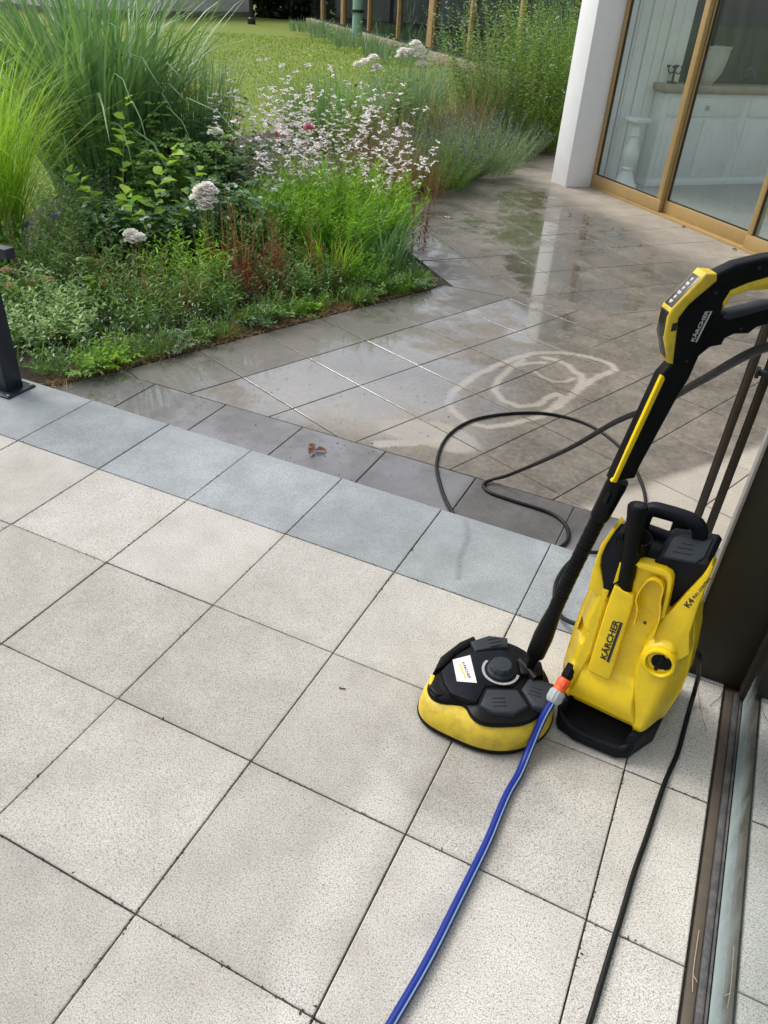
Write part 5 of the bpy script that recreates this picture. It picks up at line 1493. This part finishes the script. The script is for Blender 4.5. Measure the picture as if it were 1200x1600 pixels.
# ------------------------------------------------------------------ front of the bed
def sedum(x, y, h, lab, head='sedum', n=5):
    def ex(C):
        ff = FM()
        for c in C[:, -1]:
            k = 130
            a = U_(0, 6.28, k); q = np.sqrt(U_(0, 1, k)) * 0.030
            P = c + np.stack([q * np.cos(a), q * np.sin(a), 0.010 - q * q * 12], 1)
            star_flowers(ff, P, np.full(k, 0.0050), 3, 1.0, width=0.8)
        return [('heads', ff, head)]
    return leafy_bush(x, y, 0.07, n, h, 12, 0.055, 0.030, 'lime', lab, name='sedum', cat='plant', out=0.9, extra=ex, lean=(0, 0.3), bend=(0, 0.2), sr=0.0035)
sedum(-0.60, 0.62, 0.36, 'fleshy plant with flat dusty pink heads at the left edge', n=4)
sedum(-0.45, 0.98, 0.30, 'fleshy plant with pale green and buff flat heads, right of the pink headed one', head='limehead', n=5)
def patch(kind, x, y, r, n, h, m, L, W, mat, label, **kw):
    return leafy_bush(x, y, r, n, h, m, L, W, mat, label, name=kind, **kw)
# pale-edged ground shrub behind the navy post
patch('variegated_shrub', -0.38, 0.52, 0.24, 150, 0.24, 15, 0.046, 0.019, 'varieg', 'low shrub with pale-edged leaves directly behind the navy post', cat='shrub', lean=(0.0, 0.7))
patch('variegated_shrub', -0.60, 0.80, 0.20, 100, 0.28, 15, 0.046, 0.019, 'varieg', 'low pale-edged shrub farther left and behind the first one', cat='shrub', lean=(0.0, 0.6))
patch('leafy_plant', -0.85, 1.15, 0.28, 60, 0.46, 16, 0.066, 0.022, 'mid', 'mid green leafy clump below the violet blooms')
patch('leafy_plant', -0.40, 1.20, 0.25, 70, 0.28, 14, 0.060, 0.018, 'mid', 'upright green leafy clump left of the low cream rose bloom')
patch('leafy_plant', -0.12, 0.95, 0.24, 70, 0.30, 16, 0.055, 0.010, 'mid', 'feathery green weed patch at the bed front, right of the pale-edged shrub')
patch('leafy_plant', 0.05, 1.25, 0.22, 60, 0.30, 16, 0.055, 0.010, 'mid', 'mid green weed patch in the middle of the bed front')
patch('leafy_plant', -0.18, 1.45, 0.24, 55, 0.42, 16, 0.075, 0.014, 'bright', 'bright green leafy clump under the creamy rose cluster')
patch('leafy_plant', 0.30, 1.85, 0.24, 120, 0.26, 16, 0.048, 0.011, 'mid', 'low green weed patch right of the red stems')
patch('leafy_plant', 0.52, 2.20, 0.22, 130, 0.22, 16, 0.036, 0.009, 'bright', 'low light green weed patch near the bed corner')
patch('leafy_plant', -0.05, 1.95, 0.26, 80, 0.55, 20, 0.050, 0.013, 'mid', 'mid green upright clump right of the creamy rose cluster')
# red leaved / red stemmed stalks
def redstalk(x, y, n, h, lab, mat='red', top='rust'):
    fs, fl, ft = FM(), FM(), FM()
    base = disc(n, x, y, 0.09)
    C = stems(fs, base, U_(0, 6.28, n), U_(0, 0.12, n), U_(0, 0.25, n), U_(0.7, 1.0, n) * h, r=0.003)
    stem_leaves(fl, C, 12, 0.045, 0.010, out=0.6, lo=0.05, hi=0.55, taper=0.0)
    stem_leaves(ft, C, 26, 0.026, 0.006, out=0.35, lo=0.5, hi=1.0, taper=0.3)
    plant('red_stalk', x, y, lab, 'plant', [('stem', fs, 'bstem'), ('foliage', fl, mat), ('seed_head', ft, top)], group='upright stalks with red lower leaves')
redstalk(0.02, 1.62, 12, 0.60, 'tall seeded stalks with red lower leaves just right of the cream rose cluster')
redstalk(0.20, 1.72, 12, 0.50, 'second group of seeded stalks with red lower leaves')
redstalk(0.12, 1.45, 9, 0.45, 'short seeded stalks with dark red leaves near the paving edge')
redstalk(-0.12, 1.55, 9, 0.52, 'seeded stalks with red leaves in front of the cream rose cluster', top='stem')
redstalk(0.30, 2.02, 8, 0.48, 'seeded greenish stalks with red bases below the bright clump', top='stem')
redstalk(0.62, 2.95, 5, 0.42, 'rusty red leafed stalks at the right rim of the bright clump', mat='red', top='red')
stalks_ = (((-0.02, 1.12), 0.16, 46, 0.30, 'short brown twiggy stalks at the bed front, left of the lime seedling', 'rust'), ((-0.28, 1.05), 0.18, 40, 0.42, 'thin brownish stalks behind the feathery green weeds', 'rust'), ((0.22, 1.62), 0.16, 46, 0.34, 'wiry brown and green stalks below the red stalks', 'rust'), ((-0.65, 1.15), 0.22, 36, 0.50, 'loose thin green stalks behind the sedum heads', 'greyg'), ((0.42, 1.98), 0.15, 40, 0.36, 'wiry stalks between the red stalks and the corner tufts', 'rust'), ((-0.9, 0.85), 0.25, 40, 0.55, 'loose pale stalks at the far left edge of the bed', 'greyg'))
for (x, y), r, n, h, lab, mt in stalks_:
    leafy_bush(x, y, r, n, h, 16, 0.034, 0.006, mt, lab, name='thin_stalks', smat='bstem', lean=(0, 0.4), bend=(0, 0.5), out=0.55, taper=0.4, lo=0.1)
patch('leafy_plant', -1.30, 1.80, 0.34, 80, 0.42, 16, 0.060, 0.018, 'mid', 'green leafy clump between the fountain grass and the dark roses')
patch('leafy_plant', -1.75, 2.15, 0.34, 80, 0.50, 16, 0.060, 0.014, 'greyg', 'grey-green leafy clump at the foot of the tall blue-green grass')
patch('leafy_plant', -1.35, 2.75, 0.30, 60, 0.60, 18, 0.060, 0.016, 'mid', 'green leafy clump right of the foot of the tall blue-green grass')
patch('leafy_plant', -0.95, 0.55, 0.30, 70, 0.40, 16, 0.060, 0.018, 'mid', 'leafy clump in front of the fountain grass at the left edge')
# lime seedling
fs, fl = FM(), FM()
C = stems(fs, disc(3, 0.08, 1.26, 0.02), np.array([0.5, 2.0, 4.5]), U_(0.1, 0.5, 3), U_(0, 0.3, 3), U_(0.10, 0.16, 3), r=0.002)
stem_leaves(fl, C, 4, 0.045, 0.028, out=1.0, lo=0.5)
plant('seedling', 0.08, 1.26, 'small seedling with bright lime oval leaves at the paving edge', 'plant', [('stem', fs, 'stem'), ('foliage', fl, 'lime')])

# ------------------------------------------------------------------ second part of the bed
def lavender(x, y, r, n, h, lab, mat='greyg', fl='purple'):
    def ex(C):
        ff = FM()
        P, Tn, t, si = along(C[::3], 14, 0.86, 1.0)
        a = U_(0, 6.28, len(P))
        D = np.stack([np.cos(a), np.sin(a), np.full(len(P), 0.9)], 1)
        leaves(ff, P, D, U_(0.010, 0.016, len(P)), U_(0.006, 0.009, len(P)))
        return [('flower_spikes', ff, fl)]
    return leafy_bush(x, y, r, n, h, 20, 0.042, 0.006, mat, lab, name='lavender', cat='shrub', extra=ex, lean=(0.0, 0.75), bend=(-0.1, 0.2), out=0.6, hz=(0.6, 1.0), lo=0.05)
lavender(-0.18, 5.15, 0.42, 460, 0.50, 'dense dark green lavender at the edge of the patio, spikes mostly faded', mat='mid')
lavender(-0.02, 6.1, 0.42, 330, 0.62, 'lavender with dusky purple spikes spilling onto the path')
lavender(-0.30, 5.65, 0.42, 300, 0.68, 'taller lavender with dull purple spikes behind the dense one')
lavender(-0.10, 7.0, 0.45, 300, 0.62, 'lavender with dark spikes below the tall leafy shrub')
lavender(-0.55, 4.85, 0.36, 240, 0.55, 'greenish lavender left of the dense one, against brown stems')
def stalks(x, y, r, n, h, lab, mat='rust'):
    return leafy_bush(x, y, r, n, h, 20, 0.028, 0.006, mat, lab, name='seeded_stalks', cat='plant', smat='bstem', lean=(0, 0.25), bend=(0, 0.25), out=0.5, taper=0.5, lo=0.25)
stalks(-0.15, 3.85, 0.34, 150, 0.85, 'brown seeded stalks right of the white blooms')
stalks(-0.45, 4.45, 0.36, 150, 0.90, 'greenish brown seeded stalks behind the brown ones', mat='greyg')
stalks(-0.85, 5.6, 0.40, 130, 0.95, 'grey-green thin stalks between the two distant rose bushes', mat='greyg')
stalks(-0.50, 6.5, 0.42, 150, 0.95, 'reddish brown thin stalks right of the topmost white roses')
stalks(-0.55, 7.4, 0.40, 130, 1.00, 'fine grey stalks left of the tall leafy shrub', mat='greyg')
stalks(0.02, 4.45, 0.25, 90, 0.55, 'short brown grass-like stalks next to the patio edge')
# silvery bare twigs
fs = FM()
C = stems(fs, disc(26, -1.25, 6.9, 0.22), U_(0, 6.28, 26), U_(0.0, 0.4, 26), U_(0.0, 0.4, 26), U_(0.9, 1.45, 26), r=0.003)
P, Tn, t, si = along(C, 9, 0.4, 1.0)
D = Tn + R_.normal(0, 0.5, P.shape)
blades(fs, P, np.arctan2(D[:, 1], D[:, 0]), U_(0.2, 0.7, len(P)), U_(0, 0.2, len(P)), U_(0.08, 0.2, len(P)), np.full(len(P), 0.004), K=2)
plant('silver_twigs', -1.25, 6.9, 'silvery bare branching twigs beside the timber posts', 'plant', [('twigs', fs, 'greyg')])
# tall leafy shrubs near the house
def shrub(x, y, r, h, n, m, L, W, mat, lab, cat='shrub', blooms=0):
    def ex(C):
        ff = FM()
        if blooms:
            tp = C[R_.choice(len(C), blooms, replace=False), -1]
            star_flowers(ff, np.repeat(tp, 5, 0) + R_.normal(0, 0.02, (blooms * 5, 3)), np.full(blooms * 5, 0.014), 4)
        return [('blooms', ff, 'gpetal')]
    return leafy_bush(x, y, r, n, h, m, L, W, mat, lab, name='shrub', cat=cat, smat='bstem', lean=(0.0, 0.45), bend=(-0.05, 0.4), out=0.85, taper=0.35, lo=0.12, extra=ex, sr=0.003, hz=(0.45, 1.0))
shrub(-0.30, 8.1, 0.75, 2.05, 260, 50, 0.060, 0.024, 'mid', 'tall bright leafy shrub beside the white house pillar', blooms=40)
shrub(-0.02, 8.9, 0.65, 2.2, 190, 50, 0.060, 0.022, 'bright', 'tall leafy shrub behind the first, nearest the timber end post', blooms=20)
shrub(-0.95, 8.6, 0.6, 1.75, 150, 40, 0.055, 0.020, 'greyg', 'tall pale leafy shrub left of the bright one')
shrub(0.05, 7.9, 0.34, 0.62, 110, 34, 0.040, 0.020, 'lime', 'low yellowish green shrub at the foot of the tall ones by the path')
grass_clump(0.10, 9.6, 0.5, 700, 1.9, 0.014, 'miscB', 'tall green grass between the leafy shrubs and the house pillar', bend=(0.2, 1.6))

# ------------------------------------------------------------------ ground cover (nobody could count it)
def in_poly(P, poly):
    x, y = P[:, 0], P[:, 1]
    c = np.zeros(len(P), bool)
    j = len(poly) - 1
    for i in range(len(poly)):
        xi, yi = poly[i]; xj, yj = poly[j]
        c ^= ((yi > y) != (yj > y)) & (x < (xj - xi) * (y - yi) / (yj - yi + 1e-12) + xi)
        j = i
    return c
def scatter(poly, n):
    p = np.array(poly)
    lo, hi = p.min(0), p.max(0)
    P = R_.uniform(0, 1, (int(n * 2.5), 2)) * (hi - lo) + lo
    return P[in_poly(P, poly)][:n]
COVER = [(0.0, 0.15), (0.045, 0.22), (0.93, 2.46), (0.05, 3.40), (-0.58, 4.10), (-0.30, 4.75), (0.0, 5.3), (0.04, 6.4), (0.07, 8.9), (-1.2, 9.4), (-2.4, 8.0), (-2.3, 5.2), (-2.2, 3.4), (-1.6, 1.8), (-1.5, 0.4), (-0.8, 0.0)]
fm = FM()
P2 = scatter(COVER, 15000); n = len(P2)
base = np.concatenate([P2, np.full((n, 1), -0.07)], 1)
blades(fm, base, U_(0, 6.28, n), U_(0, 0.7, n), U_(0.2, 1.6, n), U_(0.05, 0.20, n), U_(0.003, 0.008, n), K=4)
fm2 = FM()
P2 = scatter(COVER, 4200); n = len(P2)
base = np.concatenate([P2, np.full((n, 1), -0.06)], 1)
fs = FM()
C = stems(fs, base, U_(0, 6.28, n), U_(0, 0.8, n), U_(0, 0.6, n), U_(0.06, 0.34, n), r=0.0016, K=4)
stem_leaves(fm2, C, 11, 0.036, 0.013, out=0.85, lo=0.1)
props(fm.build('ground_cover_grass', 'mid'), 'low tangled grass blades covering the bed soil', 'ground cover', kind='stuff')
props(fm2.build('ground_cover_leaves', 'dark'), 'low dark leafy weeds filling the flower bed', 'ground cover', kind='stuff')
# edge growth: irregular tufts of different kinds, litter and soil crumbs spilling over the paving
EN = [(0.02, 0.10), (0.16, 0.45), (0.33, 0.90), (0.53, 1.42), (0.74, 1.95), (0.95, 2.48)]
def edge_pt(n, off0, off1):
    t = U_(0, 1, n)
    x = 0.02 + 0.935 * t; y = 0.12 + 2.37 * t
    o = U_(off0, off1, n)
    return np.stack([x + o * 0.93, y - o * 0.37], 1), t
def clump_mask(P, f, seed, thr):
    return vnoise(P[:, 0], P[:, 1], f, seed) + 0.5 * vnoise(P[:, 0], P[:, 1], f * 3, seed + 1) > thr
for mt, nm, n, o0, o1, f, seed, thr, l0, l1, wd, lab in (
        ('bright', 'edge_grass', 9000, -0.16, 0.005, 13, 31, 0.22, 0.04, 0.15, 0.0045, 'fresh green grass tufts along the front edge of the bed'),
        ('mid', 'edge_grass', 9000, -0.22, 0.01, 9, 41, 0.10, 0.03, 0.17, 0.004, 'darker grass tufts along the front edge of the bed'),
        ('rust', 'dry_grass', 5000, -0.18, 0.02, 10, 61, 0.0, 0.03, 0.12, 0.003, 'dry brown grass bent over along the front edge of the bed')):
    fm = FM()
    P2, t = edge_pt(n, o0, o1); P2 = P2[clump_mask(P2, f, seed, thr)]; n = len(P2)
    h_ = 0.5 + 0.8 * (vnoise(P2[:, 0], P2[:, 1], 23, seed + 7) + 0.4)
    base = np.concatenate([P2, np.full((n, 1), -0.078)], 1)
    blades(fm, base, U_(0, 6.28, n), U_(0, 1.0, n), U_(0.3, 1.9, n), U_(l0, l1, n) * np.clip(h_, 0.4, 1.4), U_(0.5, 1.2, n) * wd, K=4)
    props(fm.build(nm, mt), lab, 'grass', kind='stuff')
fm = FM()
P2, t = edge_pt(5200, -0.10, 0.035); n = len(P2)
o_ = R_.uniform(0, 1, n)
base = np.concatenate([P2, np.full((n, 1), -0.077)], 1)
leaves(fm, base, R_.normal(0, 1, (n, 3)) * np.array([1, 1, 0.25]), U_(0.004, 0.022, n), U_(0.003, 0.009, n))
props(fm.build('leaf_litter', 'rust'), 'crumbled brown leaf litter and soil along the bed edge', 'plant litter', kind='stuff')
fm = FM()
P2, t = edge_pt(900, -0.14, 0.03); n = len(P2)
base = np.concatenate([P2, np.full((n, 1), -0.072)], 1)
blades(fm, base, U_(0, 6.28, n), U_(1.2, 1.55, n), U_(-0.2, 0.3, n), U_(0.03, 0.14, n), U_(0.0015, 0.0035, n), K=3)
props(fm.build('dead_stems', 'strawl'), 'pale dead stems lying along the edge of the bed', 'plant litter', kind='stuff')
# low leaves creeping out over the slabs
for k, (mt, lab) in enumerate((('mid', 'small green weed at the bed edge nearest the navy post'), ('bright', 'light green weed tuft at the bed edge right of the navy post'), ('greyg', 'grey-green weed at the bed edge in front of the pale-edged shrub'),
        ('mid', 'spreading weed at the bed edge left of the lime seedling'), ('dark', 'dark leafed weed at the bed edge just right of the lime seedling'), ('mid', 'bushy weed at the bed edge below the red stalks'),
        ('bright', 'light green weed at the bed edge right of the red stalks'), ('dark', 'dark green weed at the bed edge below the bright clump'), ('mid', 'low green weed at the bed edge just before the corner tuft'), ('greyg', 'grey-green weed sprawling at the outer corner of the bed'))):
    t = (k + 0.15 + rnd.random() * 0.6) / 10.0
    x = 0.02 + 0.935 * t - 0.05; y = 0.12 + 2.37 * t + 0.03
    leafy_bush(x, y, rnd.uniform(0.05, 0.11), rnd.randint(14, 34), rnd.uniform(0.09, 0.20), 12, rnd.uniform(0.028, 0.048), rnd.uniform(0.009, 0.017), mt, lab, name='edge_weed', lean=(0.2, 1.2), bend=(0, 0.9))
# crumbs and moss caught in the joints of the terrace
fm = FM()
n = 5200
q = np.stack([U_(-0.4, 2.99, n), U_(-2.0, 0.0, n)], 1)
sel = R_.uniform(0, 1, n) < 0.5
q[sel, 0] = np.round(q[sel, 0] / T) * T; q[~sel, 1] = np.round(q[~sel, 1] / T) * T
keep = vnoise(q[:, 0], q[:, 1], 6, 71) + 0.6 * vnoise(q[:, 0], q[:, 1], 30, 72) > 0.05
q = q[keep]; n = len(q)
q = q + R_.normal(0, 0.0022, (n, 2))
leaves(fm, np.concatenate([q, U_(-0.003, 0.001, n)[:, None]], 1), R_.normal(0, 1, (n, 3)) * np.array([1, 1, 0.1]), U_(0.003, 0.009, n), U_(0.002, 0.005, n))
props(fm.build('joint_debris', 'gravelbit'), 'dark crumbs and moss caught in the terrace joints', 'debris', kind='stuff')

# ------------------------------------------------------------------ lawn blades and clover
fm = FM()
n = 90000
ang = U_(0, 1, n)
d = 3.0 + 27 * U_(0, 1, n) ** 1.3
dirs = rad(100) + ang * rad(50)
P2 = np.stack([2.69 + d * np.cos(dirs), -2.1 + d * np.sin(dirs)], 1)
keep = ~in_poly(P2, COVER) & (P2[:, 1] > 0.3) & ~in_poly(P2, [(0.02, 0.0), (0.02, 0.2), (0.945, 2.5), (-0.6, 4.1), (0.0, 5.3), (0.1, 9.4), (9, 9.4), (9, 0)])
P2 = P2[keep]; n = len(P2); dd = d[keep]
base = np.concatenate([P2, np.full((n, 1), -0.145)], 1)
blades(fm, base, U_(0, 6.28, n), U_(0.1, 0.9, n), U_(0, 0.9, n), U_(0.03, 0.075, n), 0.003 + 0.0007 * dd, K=2)
props(fm.build('lawn_grass', 'lawnblade'), 'bright yellow-green mown lawn behind the flower bed', 'grass', kind='stuff')
fm = FM()
n = 1500
s_ = scatter([(-14, 9), (-5, 8), (-6, 19), (-16, 20)], n); n = len(s_)
q = np.concatenate([s_, np.full((n, 1), -0.085)], 1)
star_flowers(fm, q[vnoise(q[:, 0], q[:, 1], 1.3, 3) > -0.02], np.full(int((vnoise(q[:, 0], q[:, 1], 1.3, 3) > -0.02).sum()), 0.016), 4, 0.8)
props(fm.build('clover_blooms', 'wpetal'), 'scattered white clover heads in the lawn', 'clover', kind='stuff')

# ------------------------------------------------------------------ background trees and hedge
def tree(x, y, h, r, label, n=5200, trunk=0.22, low=0.12):
    t = thing('tree', (x, y, -0.14), 0, label, 'tree', 'dark trees behind the lawn')
    b = B()
    b.tube([(x, y, -0.2), (x + 0.1, y, h * 0.3), (x - 0.1, y + 0.1, h * 0.6), (x, y, h * 0.9)], [trunk, trunk * 0.75, trunk * 0.45, 0.04], 10)
    cs = []
    for k in range(16):
        a = rnd.uniform(0, 6.28); z = h * (low + (1 - low) * rnd.uniform(0.05, 0.95)); q = r * rnd.uniform(0.3, 0.95) * (1 - 0.45 * (z / h) ** 2)
        c = (x + q * math.cos(a), y + q * math.sin(a), z)
        cs.append((c, r * rnd.uniform(0.28, 0.5)))
        if k < 9: b.tube([(x, y, z * 0.7), (x + q * 0.5 * math.cos(a), y + q * 0.5 * math.sin(a), z * 0.88), c], [trunk * 0.3, trunk * 0.18, 0.02], 6)
    b.done('trunk', 'bark', t)
    fm = FM()
    for c, cr in cs:
        m = n // 16
        v = R_.normal(0, 1, (m, 3)); v = norm(v) * (cr * U_(0.35, 1.05, m) ** 0.6)[:, None] * np.array([1, 1, 0.8])
        P = np.array(c) + v
        leaves(fm, P, v + R_.normal(0, 0.5, (m, 3)) * cr, U_(0.16, 0.30, m), U_(0.10, 0.18, m))
    fm.build('crown', 'treeleaf', t)
    return t
tl = [(-16, 36, 9, 3.0, 'dark tree between the white outbuilding and the glazed building, left one'), (-12.5, 38, 10, 3.2, 'dark tree behind the left end of the glazed building'),
      (-8.5, 37, 11, 3.4, 'dark tree standing behind the glazed building roof'), (-19.5, 40, 10, 3.3, 'dark tree right behind the white outbuilding'),
      (-26, 34, 9, 3.2, 'dark tree behind the ridge of the white outbuilding'), (-30, 26, 9, 3.4, 'dark tree left of the white outbuilding'),
      (-29, 18, 9, 3.3, 'dark tree beyond the lawn on the left side'), (-26, 10, 8.5, 3.2, 'dark tree beyond the lawn at the far left')]
for x, y, h, r, lab in tl: tree(x, y, h, r, lab)
fm = FM()
n = 30000
s_ = U_(0, 1, n)
P = np.stack([-21.5 + 14 * s_, 34.5 + 1.5 * s_ + U_(-0.9, 0.9, n), -0.1 + 4.2 * U_(0, 1, n)], 1)
leaves(fm, P, R_.normal(0, 1, (n, 3)), U_(0.22, 0.42, n), U_(0.14, 0.26, n))
hd = thing('hedge', (-14, 34.5, -0.14), 0, 'dark dense hedge closing the lawn between outbuilding and glazed building', 'hedge')
fm.build('foliage', 'treeleaf', hd)
for k, (s_, lab) in enumerate(((1.5, 'rough grass tussock in front of the thin timber posts, farthest left'), (4.8, 'rough grass tussock in front of the glazed building, second from left'), (8.0, 'rough grass tussock left of the wide timber post'), (11.5, 'rough grass tussock in front of the right half of the glazed building'))):
    c = gb(s_, -1.5, 0)
    grass_clump(c.x, c.y, 0.8, 260, 0.5, 0.03, 'greyg', lab, bend=(0.2, 1.6))
# background done


# ------------------------------------------------------------------ small things lying about
def fallen_leaf(x, y, z, L, a, label, mat='deadleaf', n=2):
    fm = FM()
    for k in range(n):
        aa = a + k * 2.2
        leaves(fm, np.array([[x, y, z + 0.004 + 0.003 * k]]), np.array([[math.cos(aa), math.sin(aa), 0.15]]), np.array([L]), np.array([L * 0.55]), cup=0.35, up=np.array([[0, 0, 1.0]]))
    o = fm.build('fallen_leaf', mat)
    props(o, label, 'leaf')
fallen_leaf(1.345, 0.235, -0.08, 0.052, 0.4, 'curled rusty brown leaf lying on the lower row of slabs', n=3)
for (px_, py_, L, lab) in ((2.20, 5.18, 0.05, 'small orange leaf against the door track, upper one'), (2.62, 4.72, 0.05, 'small orange leaf against the door track, lower one'), (1.95, 4.35, 0.04, 'small reddish leaf on the pale paving near the grip of the gun'), (1.65, 4.75, 0.04, 'tiny brown leaf on the damp paving in front of the doors'), (1.22, 4.95, 0.035, 'tiny dark leaf on the far paving near the pillar')):
    fallen_leaf(px_, py_, -0.08, L, rnd.uniform(0, 6), lab, n=1)
fallen_leaf(0.38, 4.15, -0.08, 0.035, 1.0, 'blush petal lying on the wet paving beside the bed', mat='gpetal', n=2)
def straw(pts, label, name='straw', mat='straw', r=0.0008):
    b = B(); b.tube(catmull(pts, 4), r, 6)
    o = b.done(name, mat); props(o, label, 'straw' if name == 'straw' else 'twig')
straw([(3.008, -1.12, 0.006), (3.007, -1.20, 0.006), (3.010, -1.245, 0.007)], 'pale straw stalk lying on the brown window sill')
straw([(3.007, -1.215, 0.0095), (3.016, -1.225, 0.0095)], 'tiny straw fragment crossing the stalk on the sill')
straw([(2.925, -0.43, 0.003), (2.945, -0.52, 0.003), (2.965, -0.58, 0.003)], 'thin pale straw on the slab beside the power cord')
straw([(2.965, -0.49, 0.003), (2.985, -0.45, 0.003), (2.99, -0.425, 0.003)], 'thin dark twig in the corner below the brown panel', 'twig', 'ink')
straw([(2.075, -0.905, 0.003), (2.092, -0.900, 0.003)], 'tiny brown twig on the slab left of the scrubber', 'twig', 'deadleaf', 0.0016)
straw([(0.62, 2.72, 0.0), (0.78, 2.60, -0.05), (0.93, 2.49, -0.074)], 'pale dry stalk hanging over the corner of the bed', 'straw', 'straw', 0.002)
straw([(0.40, 3.05, -0.02), (0.62, 2.98, -0.06), (0.78, 3.02, -0.073), (0.92, 3.08, -0.074)], 'pale green stalk trailing onto the far border slabs', 'straw', 'straw', 0.002)
# grit on the wet slabs
fm = FM()
n = 170
q = np.stack([U_(0.7, 1.95, n), U_(0.05, 1.0, n), np.full(n, -0.078)], 1)
leaves(fm, q, R_.normal(0, 1, (n, 3)) * np.array([1, 1, 0.05]), U_(0.003, 0.013, n) * U_(0.4, 1, n), U_(0.002, 0.007, n))
props(fm.build('grit', 'gravelbit'), 'dark grit and soil crumbs on the wet slabs near the step', 'grit', kind='stuff')
